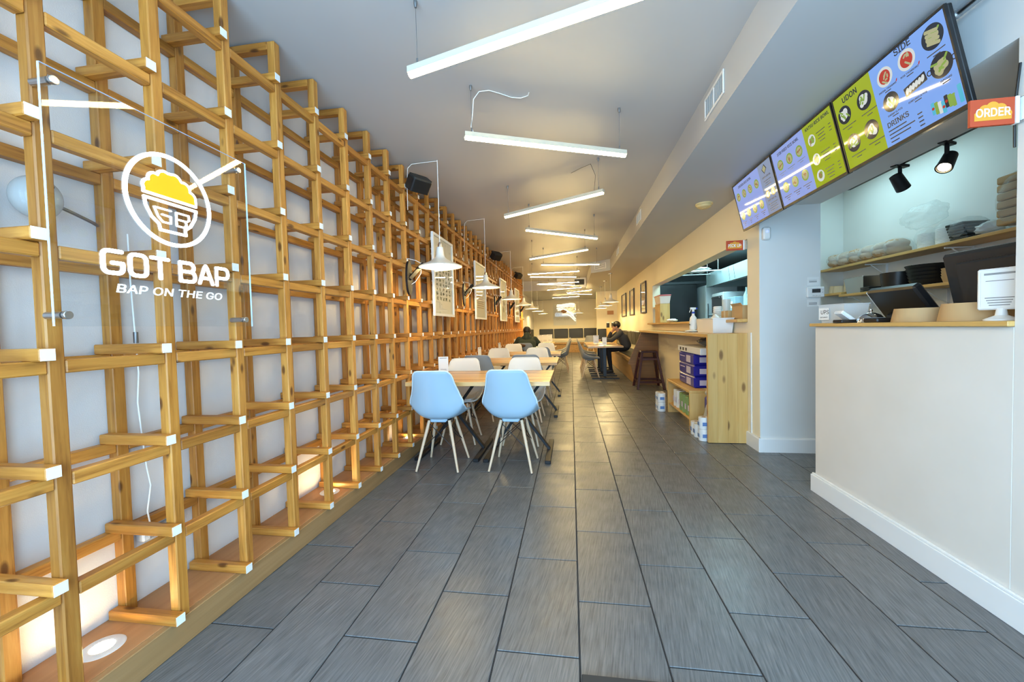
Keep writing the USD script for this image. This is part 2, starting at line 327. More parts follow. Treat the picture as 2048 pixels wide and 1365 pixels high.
for k in range(-2, NK):
    near = k <= 15
    y = yc(k); pa, pb = y+.0185, y+.0605
    yn = yc(k+1)
    put = (lambda n, m, mat, nm=None: P(n, m, mat, lat)) if near else (lambda n, m, mat, nm=None: lp[nm or n].append((m, mat)))
    put('post', cbox(PX0, PX1+rl.uniform(-.001, .002), pa, pb, .113, 2.712, .004), 'pine_z')
    put('back_post', cbox(BX0, BX1, pa, pb, .113, 2.712, .003), 'pine_z', 'post')
    put('top_piece', cbox(BX1, PX0, pa, pb, 2.672, 2.712, .003), 'pine_x', 'crosspiece')
    for j, z in enumerate(ZS):
        h = .0185
        cp = None
        m = cross(y, z+rl.uniform(-.002, .002), h)
        e = m.bounds
        capm = cbox(e[1, 0]-.0006, e[1, 0]+.0012, e[0, 1]+.0015, e[1, 1]-.0015, e[0, 2]+.0015, e[1, 2]-.0015, .0008)
        if near:
            cp = P('crosspiece', m, 'pine_x', lat); P('end_cap', capm, 'end_paint', cp)
        else:
            lp['crosspiece'].append((m, 'pine_x')); lp['end_cap'].append((capm, 'end_paint'))
        if j:
            zt = z - h - .0012
            put('rail', cbox(PX0+.001, PX1-.001, pb+.0006, yn+.018, zt-.040, zt, .0035), 'pine_y')
            put('back_rail', cbox(BX0, BX1-.001, pb+.0006, yn+.018, zt-.040, zt, .003), 'pine_y', 'rail')
for nm, out in (('post', 'post_field'), ('rail', 'rail_field'), ('crosspiece', 'crosspiece_field'), ('end_cap', 'end_cap_field')):
    P(out, [m for m, _ in lp[nm]], lp[nm][0][1], lat, kind='stuff')

# round uplights let into the plinth
UPY = [1.122, 2.443, 3.772, 5.10, 6.42, 7.75, 9.07, 10.4, 11.7]
up = None
UPL = ['at the bottom left picture corner', 'left of the first table, second from the camera', 'beside the left chair of the first table']
for n, y in enumerate(UPY):
    lab = 'round white uplight in the lattice plinth ' + (UPL[n] if n < 3 else 'behind the tables, ' + ('fourth', 'fifth', 'sixth', 'seventh', 'eighth', 'ninth')[n-3] + ' from the camera')
    if up is None:
        up = T('plinth_uplight', lab, 'uplight', (-1.636, y, .113))
        P('bezel', lathe([(.034, .0003), (.034, .004), (.040, .0055), (.058, .004), (.062, .001), (.062, .0003)], 40), 'white_plastic', up, smooth=40)
        P('lens', lathe([(0, .0018), (.034, .0018), (.034, .0003), (0, .0003)], 32), 'uplight_glow', up, label='glowing frosted lens')
    else:
        dup(up, (-1.636, y, .113), 0, lab)
# ------------------------------------------------------------------ acrylic sign with neon lettering on the lattice
sg = T('acrylic_sign', 'clear acrylic panel with glowing neon bowl logo and GOT BAP lettering on the lattice', 'sign', (-1.43, .914, 1.2275))
SGF = np.array([[0, 0, 1, 0], [1, 0, 0, 0], [0, 1, 0, 0], [0, 0, 0, 1.]])       # sign u -> +y, v -> +z, out -> +x
onsign = lambda m, off=0.: xf(m, SGF @ trimesh.transformations.translation_matrix((0, 0, off)))
P('panel', onsign(cbox(0, .699, 0, .727, -.004, .004, .0008)), 'acrylic', sg)
M('panel_edge', (.62, .78, 1.0), .3, emit=(.40, .58, 1.0), estr=.14, alpha=.7)  # emission stands for light caught in the edge; no lamp there
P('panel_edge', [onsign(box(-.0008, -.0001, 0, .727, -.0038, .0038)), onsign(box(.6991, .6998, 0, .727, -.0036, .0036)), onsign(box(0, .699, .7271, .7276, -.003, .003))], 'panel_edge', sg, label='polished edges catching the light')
for u, v in ((.026, .690), (.026, .032), (.652, .680), (.656, .029)):
    so = P('standoff', [onsign(mv(cyl(.011, -.062, -.0042, 24), u, v, 0)), onsign(mv(lathe([(0, .0042), (.012, .0042), (.012, .0125), (.0105, .014), (0, .014)], 24), u, v, 0))], 'steel', sg, smooth=35)
M('neon_white', (1, 1, 1), .4, emit=(.80, .96, 1.0), estr=1.7); M('neon_yellow', (.70, .38, .004), .5, emit=(1.0, .52, .0), estr=.40)
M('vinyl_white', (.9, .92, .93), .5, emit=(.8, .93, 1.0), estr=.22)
def strokes(lines, w, d=.004, closed=()):
    s = unary_union([LineString(l).buffer(w/2, quad_segs=5) for l in lines])
    return onsign(ext(s, d), .0042)
U = lambda y: y - .914
V = lambda z: z - 1.2275
cx, cz, ra, rb = U(1.263), V(1.680), .1525, .1570
P('ring', strokes([[(cx+ra*math.cos(t), cz+rb*math.sin(t)) for t in np.linspace(0, 2*PI, 73)]], .0145), 'neon_white', sg, label='glowing neon ring')
# rice mound: a scalloped half dome, yellow inside a white outline
mound = unary_union([Point(cx+dx, cz+dz).buffer(r, quad_segs=8) for dx, dz, r in ((-.074, .030, .024), (-.055, .058, .024), (-.022, .075, .025), (.016, .076, .025), (.050, .060, .024), (.072, .032, .024), (0, .03, .068))] + [sbox(cx-.096, cz+.006, cx+.096, cz+.034)]).intersection(sbox(cx-.1, cz+.006, cx+.1, cz+.2))
P('rice_mound', onsign(ext(mound.buffer(-.006), .003), .0042), 'neon_yellow', sg, label='yellow glowing rice mound')
P('rice_outline', onsign(ext(mound.buffer(.004).difference(mound.buffer(-.006)), .004), .0042), 'neon_white', sg)
bowl = [(cx-.094, cz-.010), (cx+.096, cz-.010), (cx+.090, cz-.040), (cx+.070, cz-.075), (cx+.048, cz-.092), (cx+.050, cz-.112), (cx-.044, cz-.112), (cx-.048, cz-.092), (cx-.072, cz-.072), (cx-.090, cz-.038), (cx-.094, cz-.010)]
P('bowl_outline', strokes([bowl], .0105), 'neon_white', sg, label='glowing bowl outline')
g1 = [(cx-.004, cz-.036), (cx-.062, cz-.036), (cx-.050, cz-.066), (cx-.034, cz-.082), (cx-.006, cz-.082), (cx-.004, cz-.058), (cx-.036, cz-.056)]
b1 = [(cx+.016, cz-.084), (cx+.016, cz-.036), (cx+.064, cz-.036), (cx+.066, cz-.052), (cx+.056, cz-.060), (cx+.020, cz-.060), (cx+.052, cz-.060), (cx+.054, cz-.074), (cx+.046, cz-.084), (cx+.016, cz-.084)]
P('logo_monogram', strokes([g1, b1], .0068), 'neon_white', sg, label='GB monogram inside the bowl')
def letter(ch, x, z, w, h):
    r = .016
    A = lambda cxx, czz, a0, a1: [(cxx+r*math.cos(t), czz+r*math.sin(t)) for t in np.linspace(a0, a1, 7)]
    if ch == 'G': return [[(x+w*.95, z+h)] + A(x+r, z+h-r, PI/2, PI) + A(x+r, z+r, PI, 1.5*PI) + A(x+w-r, z+r, -PI/2, 0) + [(x+w, z+h*.46), (x+w*.48, z+h*.46)]]
    if ch == 'O': return [A(x+r, z+h-r, PI/2, PI) + A(x+r, z+r, PI, 1.5*PI) + A(x+w-r, z+r, -PI/2, 0) + A(x+w-r, z+h-r, 0, PI/2) + [(x+r, z+h)]]
    if ch == 'T': return [[(x, z+h), (x+w, z+h)], [(x+w/2, z+h), (x+w/2, z)]]
    if ch == 'B': return [[(x, z), (x, z+h), (x+w*.72, z+h)] + A(x+w*.94-r, z+h-r, PI/2, -PI/3)[1:] + [(x+w*.7, z+h*.53), (x+.004, z+h*.53)], [(x+w*.7, z+h*.53)] + A(x+w-r, z+h*.53-r, PI/2, 0) + A(x+w-r, z+r, 0, -PI/2) + [(x, z)]]
    if ch == 'A': return [[(x, z), (x+w*.38, z+h*.86), (x+w*.5, z+h), (x+w*.62, z+h*.86), (x+w, z)], [(x+w*.22, z+h*.30), (x+w*.78, z+h*.30)]]
    if ch == 'P': return [[(x, z), (x, z+h), (x+w*.7, z+h)] + A(x+w-r, z+h-r, PI/2, 0) + A(x+w-r, z+h*.42+r, 0, -PI/2) + [(x+.004, z+h*.42)]]
for ch, ya, yb in (('G', 1.037, 1.096), ('O', 1.114, 1.169), ('T', 1.183, 1.243), ('B', 1.284, 1.345), ('A', 1.360, 1.420), ('P', 1.436, 1.494)):
    P('neon_letter', strokes(letter(ch, U(ya), V(1.396), yb-ya-.004, .069), .0135), 'neon_white', sg, label=f'glowing letter {ch}')
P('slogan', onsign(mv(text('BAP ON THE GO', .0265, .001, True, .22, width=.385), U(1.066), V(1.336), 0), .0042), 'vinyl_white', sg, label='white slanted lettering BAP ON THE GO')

# globe lamp, power strip and its cord on the wall behind the lattice
gl = T('wall_globe_lamp', 'pale round glass wall lamp behind the lattice at the left picture edge', 'wall lamp', (-1.70, 1.062, 1.65))
M('smoky_globe', (.50, .54, .54), .15, alpha=.7)
P('globe', blob(0, 0, 0, .055, .062, .068, 0), 'smoky_globe', gl, smooth=True); P('socket', xf(cyl(.008, 0, .012), frame((.05, .0, .03), (0, 1, 0), (0, 0, 1), (1, 0, 0))), 'dark_rubber', gl)
P('arm', tube([(0, .05, -.01), (0, .10, -.025), (-.01, .16, -.04), (-.035, .19, -.04)], .006), 'wire_grey', gl, smooth=True)
pw = T('power_strip', 'white power strip fixed behind the lattice low on the wall', 'power strip', (-1.756, 1.44, .372))
P('case', cbox(-.02, .02, -.09, .09, -.018, .018, .006), 'white_plastic', pw)
for q in (-.05, 0., .05): P('socket', cbox(.0195, .022, q-.015, q+.015, -.012, .012, .002), 'grey_print', pw)
P('power_cord', local(tube([(-1.729, 1.349, 1.60), (-1.729, 1.350, 1.42), (-1.729, 1.356, 1.22), (-1.729, 1.362, 1.05), (-1.729, 1.352, .93), (-1.729, 1.362, .78), (-1.729, 1.372, .66), (-1.729, 1.384, .58), (-1.729, 1.366, .48), (-1.732, 1.38, .392)], .0032, 8), (-1.756, 1.44, .372)), 'cord_white', pw, smooth=True, label='thin white cord hanging down the wall')
P('cord_connector', local(xf(cyl(.008, -.022, .022, 12), frame((-1.727, 1.357, 1.19), (1, 0, 0), (0, 1, 0), (0, 0, 1))), (-1.756, 1.44, .372)), 'wire_grey', pw, smooth=40)

# ------------------------------------------------------------------ linear LED pendants
LEDS = [((-.72, 1.83), (.37, 1.53)), ((-.63, 2.48), (.40, 2.96)), ((-.68, 4.31), (.31, 3.74)), ((-.53, 4.94), (.38, 5.66)), ((-.66, 7.02), (.25, 6.45)), ((-.54, 7.75), (.56, 8.03)), ((-.95, 9.01), (.21, 8.84)), ((-.94, 9.5), (.14, 9.89)),
        ((-.91, 11.11), (.23, 11.0)), ((-.85, 11.19), (.12, 11.78)), ((-.75, 13.0), (.35, 12.55)), ((-.13, 14.36), (.71, 13.5)), ((-.11, 14.7), (.81, 15.46)), ((-.74, 16.62), (.35, 16.22))]
order = ['nearest white glowing, cut by the top picture edge,', 'second nearest white glowing, fed by a curled white cord,', 'third nearest white glowing, rising to the right,', 'fourth nearest white glowing, sloping down to the right,'] + [f'{n} white glowing' for n in ('fifth nearest', 'sixth nearest, level,', 'seventh nearest', 'eighth nearest', 'ninth nearest', 'tenth nearest', 'eleventh nearest', 'twelfth nearest, right of the others,', 'thirteenth nearest, right of the others,', 'farthest')]
def led(a, b, lab, zc):
    a, b = np.array(a), np.array(b); c = (a+b)/2; L = 1.15; d = (b-a)/np.linalg.norm(b-a)
    t = T('linear_pendant_light', f'{lab} LED bar pendant', 'pendant light', (c[0], c[1], 2.405), math.atan2(d[1], d[0]))
    prof = Polygon([(-.019, .024), (-.019, -.004), (-.0165, -.004), (-.0165, .006), (.0165, .006), (.0165, -.004), (.019, -.004), (.019, .024)])
    fr = frame((-L/2, 0, 0), (0, 1, 0), (0, 0, 1), (1, 0, 0))
    P('housing', [xf(ext(prof, L), fr), box(-L/2-.002, -L/2, -.019, .019, -.004, .024), box(L/2, L/2+.002, -.019, .019, -.004, .024)], 'led_case', t)
    dif = Polygon([(-.0162, .005)] + [(.0185*math.cos(s), -.006+.017*math.sin(s)) for s in np.linspace(PI, 2*PI, 9)] + [(.0162, .005)])
    P('diffuser', xf(ext(dif, L-.004), frame((-L/2+.002, 0, 0), (0, 1, 0), (0, 0, 1), (1, 0, 0))), 'led_glow', t, label='glowing diffuser')
    top = zc - 2.405
    for s in (-1, 1):
        x = s*(L/2-.045)
        if top > .1:
            P('suspension_wire', tube([(x, 0, .024), (x, 0, top)], .0013, 6), 'wire_grey', t)
            P('wire_grip', mv(cyl(.0045, .024, .056, 10), x, 0, 0), 'wire_grey', t); P('ceiling_grip', mv(lathe([(0, top-.03), (.005, top-.03), (.009, top-.012), (.009, top), (0, top)], 12), x, 0, 0), 'wire_grey', t)
        else:
            P('suspension_wire', tube([(x, 0, .024), (x, 0, top)], .002, 6), 'wire_grey', t)
    return t
LT = []
for i, (a, b) in enumerate(LEDS): LT.append(led(a, b, order[i], CEIL if (a[1]+b[1])/2 < 13.2 else 2.47))
def led_local(i, m):
    a, b = np.array(LEDS[i][0]), np.array(LEDS[i][1]); c = (a+b)/2; return local(m, (c[0], c[1], 2.405), math.atan2(b[1]-a[1], b[0]-a[0]))
P('feed_cord', led_local(1, tube([(-.585, 2.505, 2.43), (-.60, 2.50, 2.47), (-.592, 2.512, 2.55), (-.585, 2.52, 2.65), (-.55, 2.53, 2.70), (-.49, 2.55, 2.713), (-.43, 2.60, 2.716), (-.36, 2.66, 2.716), (-.30, 2.68, 2.716), (-.25, 2.66, 2.716), (-.24, 2.63, 2.718)], .0032, 8)), 'cord_white', LT[1], smooth=True, label='white curled feed cord')
P('feed_wire', led_local(2, tube([(.235, 3.80, 2.43), (.25, 3.80, 2.58), (.21, 3.83, 2.70), (.12, 3.95, 2.714), (.03, 4.06, 2.716)], .0022, 8)), 'wire_grey', LT[2], smooth=True)

# ------------------------------------------------------------------ metal shade pendants
def pendant(x, y, ztop, lab, grp=None, col='cord_white'):
    t = T('shade_pendant_lamp', lab, 'pendant lamp', (x, y, 1.765), 0, grp)
    P('shade', lathe([(.196, -.004), (.196, .003), (.150, .024), (.100, .045), (.062, .066), (.043, .088), (.036, .110), (.033, .150), (.029, .175), (0, .178)], 48), 'lamp_metal', t, smooth=50)
    P('shade_lining', lathe([(.1955, -.0045), (.149, .020), (.099, .041), (.060, .062), (.040, .085), (.030, .11), (0, .115)], 48), 'lamp_inside', t, smooth=50)
    P('bulb', mv(trimesh.creation.icosphere(3, .030), 0, 0, .040), 'bulb_glow_strong' if y > 11 else 'bulb_glow', t, smooth=True, label='glowing bulb')
    P('socket', lathe([(0, .1785), (.018, .1785), (.016, .205), (.008, .22), (0, .22)], 20), 'steel', t, smooth=40)
    P('cord', tube([(0, 0, .215), (0, 0, ztop-1.765)], .0035, 8), col, t)
    return t
PLX = -1.165
for i, y in enumerate((3.51, 5.47, 7.86, 9.95, 12.1, 14.1, 16.8)):
    n = ['nearest', 'second', 'third', 'fourth', 'fifth', 'sixth', 'seventh and farthest'][i]
    pt = pendant(PLX, y, CEIL if y < 13.2 else 2.47, f'{n} cone shade metal pendant lamp in the left row beside the lattice')
    zt = CEIL - .008
    if y < 11: P('swag_cord', local(tube([(PLX, y, zt), (PLX-.12, y-.005, zt-.004), (PLX-.24, y-.01, zt-.012), (PLX-.275, y-.02, zt-.05), (PLX-.285, y-.02, zt-.2), (PLX-.29, y-.01, zt-.42)], .003, 8), (PLX, y, 1.765)), 'cord_white', pt, smooth=True)
for i, y in enumerate((10.0, 11.6, 13.3)):
    n = ['nearest', 'middle', 'farthest'][i]
    t = pendant(.97, y, SOF, f'{n} of the three metal pendant lamps hanging from the right soffit')
    P('ceiling_rose', lathe([(0, SOF-1.765-.02), (.05, SOF-1.765-.016), (.05, SOF-1.765), (0, SOF-1.765)], 20), 'steel', t, smooth=40)
pendant(.33, 17.2, 2.47, 'metal pendant lamp hanging alone in front of the far wall')

# black wall lamp brackets on the lattice
def bracket(y, n):
    t = T('wall_lamp_bracket', f'{n} black oval bracket arm fixed to the lattice, left of a pendant lamp', 'lamp bracket', (-1.462, y, 1.70))
    P('back_plate', xf(ext(affinity.scale(Point(0, 0).buffer(.075, quad_segs=12), .8, 2.05), .020), frame((.0, 0, -.03), (0, 1, 0), (0, 0, 1), (1, 0, 0))), 'black_metal', t)
    P('arm', bar((.015, 0, -.04), (.11, .10, .11), .034, .034), 'black_metal', t)
    P('hook_cord', tube([(.10, .09, .11), (.06, .05, .135), (.0, -.02, .145)], .003, 6), 'cord_white', t); P('loop_cord', tube([(.10, .09, .11), (.09, .09, .02), (.05, .05, -.06), (.01, .03, -.09)], .003, 6), 'cord_white', t)
for i, y in enumerate((3.47, 5.36, 7.62, 9.5, 11.5)): bracket(y, ['nearest', 'second', 'third', 'fourth', 'fifth'][i])

# loudspeakers high on the lattice
def speaker(y, z, n, rz):
    t = T('wall_loudspeaker', f'{n} black loudspeaker tilted down at the top of the lattice', 'loudspeaker', (-1.36, y, z), rz)
    tr = lambda m: rot(rot(m, math.radians(38), (0, 1, 0)), 0)
    P('cabinet', tr(mv(ext(rrect(.125, .20, .022), .11), 0, 0, -.05)), 'black_plastic', t)
    P('grille', tr(mv(ext(rrect(.117, .19, .02), .018), 0, 0, .06)), 'speaker_cloth', t, label='dark grey front grille')
    P('mount_arm', bar((-.02, .02, .03), (-.11, .02, .12), .05, .03), 'black_metal', t)
M('speaker_cloth', (.035, .034, .03), .7, bump=(800., .5))
for i, (y, z) in enumerate(((3.53, 2.52), (7.35, 2.53), (10.5, 2.56))): speaker(y, z, ['nearest', 'middle', 'farthest'][i], -.6)

# tall framed prints on the lattice
M('mat_board', (.70, .70, .66), .6); M('frame_white', (.82, .82, .80), .4)
rp = random.Random(5)
def poster(y0, y1, n, deco):
    t = T('framed_print', f'{n} tall white framed print hung on the lattice, {deco[0]}', 'picture', (-1.449, (y0+y1)/2, 1.345))
    W, H = y1-y0, .90
    F2 = lambda m, off: xf(m, frame((off, 0, 0), (0, 1, 0), (0, 0, 1), (1, 0, 0)))
    P('frame', F2(ext(sbox(-W/2, 0, W/2, H).difference(sbox(-W/2+.028, .028, W/2-.028, H-.028)), .026), -.012), 'frame_white', t)
    P('print_sheet', F2(ext(sbox(-W/2+.028, .028, W/2-.028, H-.028), .004), -.010), 'mat_board', t)
    ms = []
    if deco[1] == 'glyphs':
        for r_ in range(9):
            for c_ in range(5):
                u, v = -W*.30+c_*W*.15+rp.uniform(-.01, .01), .20+r_*.052
                if r_ == 8 and c_ != 2: continue
                for q in range(3): ms.append(F2(ext(LineString([(u+rp.uniform(-.03, .03), v+rp.uniform(-.018, .018)) for _ in range(3)]).buffer(.0055), .001), -.0058))
        P('print_motif', ms, 'motif_green', t)
    elif deco[1] == 'lines':
        for r_ in range(7): ms.append(F2(ext(sbox(-W*.32, .18+r_*.035, W*.32, .195+r_*.035), .001), -.0058))
        P('print_motif', ms, 'motif_brown', t)
    else:
        for r_ in range(4): ms.append(F2(ext(Point(rp.uniform(-.1, .1), .25+r_*.13).buffer(.06), .001), -.0058))
        P('print_motif', ms, 'motif_green', t)
    P('glass', F2(box(-W/2+.026, W/2-.026, .026, H-.026, 0, .002), .006), 'frame_glass', t)
M('motif_green', (.16, .19, .13), .6); M('motif_brown', (.42, .26, .18), .6)
poster(4.11, 4.83, 'nearest', ('covered with dark green writing shapes', 'glyphs')); poster(6.0, 6.75, 'second', ('with brown bands of text', 'lines'))
poster(8.2, 8.97, 'third', ('with pale round shapes', 'dots')); poster(10.4, 11.2, 'farthest', ('with faint round shapes', 'dots'))
M('frame_dark', (.03, .018, .012), .35); M('print_amber', (.45, .22, .08), .5); M('print_cream', (.75, .68, .5), .5)
for i, (y0, y1) in enumerate(((9.27, 10.0), (10.97, 11.8), (12.52, 13.6))):
    t = T('wall_picture', f'{["nearest", "middle", "farthest"][i]} dark framed narrow picture on the cream right wall', 'picture', (1.676, (y0+y1)/2, 1.46))
    W, H = (y1-y0)*.9, .72
    F3 = lambda m, off: xf(m, frame((-off, 0, 0), (0, -1, 0), (0, 0, 1), (-1, 0, 0)))
    P('frame', F3(ext(sbox(-W/2, 0, W/2, H).difference(sbox(-W/2+.03, .03, W/2-.03, H-.03)), .03), -.012), 'frame_dark', t)
    P('print_sheet', F3(ext(sbox(-W/2+.03, .03, W/2-.03, H-.03), .003), -.008), 'print_cream', t)
    P('print_motif', [F3(ext(affinity.scale(Point(0, .36).buffer(.12), 1.6, 1.6), .001), -.0048)], 'print_amber', t)
    P('glass', F3(box(-W/2+.028, W/2-.028, .028, H-.028, 0, .002), .004), 'frame_glass', t)
# ------------------------------------------------------------------ shell chairs
M('shell_daylight_tint', (.37, .53, .66), .36); M('rim_daylight_tint', (.62, .74, .82), .36); M('shell_white', (.80, .79, .76), .38); M('shell_grey', (.34, .36, .38), .40)  # front chairs are white; daylight blue is put into shell and rim colours
M('pad_white', (.78, .77, .74), .55); M('pad_grey', (.30, .32, .34), .6); M('seat_black', (.02, .02, .02), .5)
def shell_surface(nu=19, nv=25):
    key = np.array([  # v, forward y, z, half width, side lift, side forward
        (0, .205, .452, .185, .010, 0), (.10, .190, .446, .205, .022, 0), (.25, .09, .434, .222, .050, 0), (.40, -.04, .428, .228, .080, 0), (.50, -.125, .436, .229, .112, .015), (.58, -.180, .470, .229, .104, .035),
        (.66, -.207, .540, .227, .055, .060), (.76, -.230, .640, .205, .015, .062), (.88, -.256, .755, .176, 0, .040), (.95, -.270, .822, .163, 0, .024), (1.0, -.279, .856, .156, 0, .016)])
    vv = np.linspace(0, 1, nv); uu = np.linspace(-1, 1, nu)
    from scipy.interpolate import PchipInterpolator
    K = PchipInterpolator(key[:, 0], key[:, 1:])(vv)
    p = np.zeros((nv, nu, 3))
    for i in range(nv):
        y, z, w, lift, fwd = K[i]
        edge = max(0, (vv[i]-.93)/.07)
        for j, u in enumerate(uu):
            p[i, j] = (u*w*(1 - .03*edge**3), y + fwd*abs(u)**2.2, z + lift*abs(u)**3.1 - .020*edge*abs(u)**12)
    return p
def thick(p, t):
    nv, nu, _ = p.shape
    gu = np.gradient(p, axis=1); gv = np.gradient(p, axis=0); n = np.cross(gu, gv); n /= np.linalg.norm(n, axis=2, keepdims=True)
    a, b = p + n*t*.5, p - n*t*.5          # n points up and forward
    V = np.vstack([a.reshape(-1, 3), b.reshape(-1, 3)]); N = nv*nu; f = []
    q = lambda i, j: i*nu+j
    for i in range(nv-1):
        for j in range(nu-1):
            f += [[q(i, j), q(i, j+1), q(i+1, j+1)], [q(i, j), q(i+1, j+1), q(i+1, j)]]
            f += [[N+q(i, j), N+q(i+1, j+1), N+q(i, j+1)], [N+q(i, j), N+q(i+1, j), N+q(i+1, j+1)]]
    bd = [q(0, j) for j in range(nu)] + [q(i, nu-1) for i in range(1, nv)] + [q(nv-1, j) for j in range(nu-2, -1, -1)] + [q(i, 0) for i in range(nv-2, 0, -1)]
    for a_, b_ in zip(bd, bd[1:]+bd[:1]):
        f += [[b_, a_, N+a_], [b_, N+a_, N+b_]]
    return trimesh.Trimesh(V, f, process=False)
SHP = shell_surface(); SHELL = thick(SHP, .010)
rim_i = [(0, j) for j in range(19)] + [(i, 18) for i in range(1, 25)] + [(24, j) for j in range(17, -1, -1)] + [(i, 0) for i in range(23, 0, -1)]
RIM = tube(np.array([SHP[i, j] for i, j in rim_i]), .0075, 8, closed=True)
padp = SHP[1:13, 2:17].copy(); padp[:, :, 2] += .016 + .012*(1-np.linspace(-1, 1, 15)[None, :]**4)*(1-np.linspace(-1, 1, 12)[:, None]**4); padp[:, :, 0] *= .97
PAD = thick(padp, .020)
def make_chair(name, label, shell, pad, loc, rz, group=None):
    """facing +y in its own frame"""
    t = T(name, label, 'chair', loc, rz, group)
    P('shell', SHELL, shell, t, smooth=60); P('shell_rim', RIM, 'rim_daylight_tint' if shell == 'shell_daylight_tint' else shell, t, smooth=True); P('seat_pad', PAD, pad, t, smooth=50)
    P('seat_mount', [cbox(-.075, .075, -.115, .09, .412, .436, .006), cbox(-.068, .068, -.122, -.09, .405, .452, .006)], shell, t)
    P('under_frame', [bar((-.085, sy*.085, .418), (.085, sy*.085, .418), .018, .010) for sy in (-1, 1)] + [bar((sx*.08, -.09, .410), (sx*.08, .09, .410), .018, .008) for sx in (-1, 1)], 'black_metal', t)
    leg = {}
    for sx in (-1, 1):
        for sy in (-1, 1):
            a, b = np.array((sx*.088, sy*.088, .415)), np.array((sx*.180, sy*.192, .004)); leg[sx, sy] = (a, b)
            P('leg', tube([a, a+(b-a)*.15, b], [.0135, .0145, .0095], 12), 'beech_z', t, smooth=50)
    at = lambda s, k: leg[s][0] + (leg[s][1]-leg[s][0])*k
    ms = []
    for s1, s2 in (((-1, -1), (1, -1)), ((1, -1), (1, 1)), ((1, 1), (-1, 1)), ((-1, 1), (-1, -1))):
        ms += [tube([at(s1, .05), at(s2, .55)], .0032, 6), tube([at(s2, .05), at(s1, .55)], .0032, 6)]
    P('cross_wires', ms, 'black_metal', t)
    return t
TF = lambda n: 3.31 + 1.80*n                   # front edge of the n-th left table
c1 = make_chair('shell_chair', 'pale blue shell chair at the nearest table, left of the pair', 'shell_daylight_tint', 'pad_white', (-1.135, 3.345, 0), .02)
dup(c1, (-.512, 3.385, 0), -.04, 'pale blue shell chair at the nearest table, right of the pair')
w1 = make_chair('shell_chair', 'left white shell chair on the far side of the nearest table', 'shell_white', 'pad_white', (-1.185, 4.11, 0), PI+.06)
dup(w1, (-.52, 4.11, 0), PI-.03, 'right white shell chair on the far side of the nearest table')
g1_ = make_chair('shell_chair', 'left grey shell chair before the second left table, back to the camera', 'shell_grey', 'pad_grey', (-1.185, 5.12, 0), .03)
dup(g1_, (-.56, 5.12, 0), -.03, 'right grey shell chair before the second left table, back to the camera')
dup(w1, (-1.19, 6.24, 0), PI, 'left white shell chair on the far side of the second left table')
dup(w1, (-.55, 6.20, 0), PI+.02, 'right white shell chair on the far side of the second left table')
dup(g1_, (-.53, 6.88, 0), .0, 'grey shell chair with its back to the camera at the third left table')
dup(w1, (-1.19, 7.92, 0), PI, 'white shell chair behind the third left table, in front of the seated hooded person')
dup(w1, (-.53, 8.15, 0), PI, 'white shell chair facing the camera on the aisle side of the third table')
dup(g1_, (-1.00, 8.72, 0), .0, 'grey shell chair carrying the hooded person and a brown coat')
dup(w1, (-1.02, 10.0, 0), PI, 'white shell chair beyond the hooded person, far side of the fourth table')
dup(g1_, (-.28, 10.35, 0), PI/2, 'nearest of three grey chairs turned sideways at the long left table')
dup(g1_, (-.28, 11.25, 0), PI/2, 'middle of three grey chairs turned sideways at the long left table')
dup(g1_, (-.30, 12.15, 0), PI/2+.05, 'farthest of three grey chairs turned sideways at the long left table')
dup(g1_, (.42, 9.33, 0), -PI/2, 'nearest of the three grey chairs along the right tables, seat towards the bench')
dup(g1_, (.42, 10.28, 0), -PI/2+.04, 'middle of the three grey chairs along the right tables, seat towards the bench')
dup(g1_, (.42, 11.20, 0), -PI/2, 'farthest of the three grey chairs along the right tables, seat towards the bench')
dup(g1_, (.66, 14.2, 0), .0, 'grey shell chair standing alone before the far right corner table, back to the camera')

# ------------------------------------------------------------------ tables
rb_ = random.Random(9)
def table(x0, x1, y0, y1, lab, nbase=2):
    t = T('dining_table', lab, 'table', ((x0+x1)/2, (y0+y1)/2, 0))
    hx, hy = (x1-x0)/2, (y1-y0)/2
    n = 9
    for i in range(n):
        a, b = -hy+2*hy*i/n, -hy+2*hy*(i+1)/n; m = cbox(-hx, hx, a+.0002, b-.0002, .700, .736, .0012); P('top_plank', m, 'butcher_x', t)
    for s in range(nbase):
        c = 0 if nbase == 1 else (-1, 1)[s]*hx*.505
        w = .275
        for q in (-1, 1):
            P('foot_bar', cbox(c+q*w-.025, c+q*w+.025, -.34, .34, .0, .030, .004), 'black_metal', t)
            P('top_bar', cbox(c+q*(w-.06)-.02, c+q*(w-.06)+.02, -.33, .33, .680, .699, .003), 'black_metal', t)
            P('cross_leg', bar((c+q*w, q*.012, .028), (c-q*(w-.06), q*.012, .682), .024, .05, up=(0, 1, 0)), 'black_metal', t)
    return t
table(-1.455, -.185, TF(0), TF(0)+.91, 'nearest wooden dining table with black crossed legs and two pale blue chairs before it')
table(-1.455, -.185, TF(1), TF(1)+.91, 'second wooden dining table in the left row, two grey chairs before it')
table(-1.455, -.185, 6.72, 7.58, 'third wooden dining table in the left row')
table(-1.455, -.35, 9.02, 9.75, 'fourth wooden table in the left row where the hooded person sits', 1)
table(-1.455, -.50, 10.5, 12.4, 'long wooden table on the left beside the chairs turned sideways to the aisle', 1)
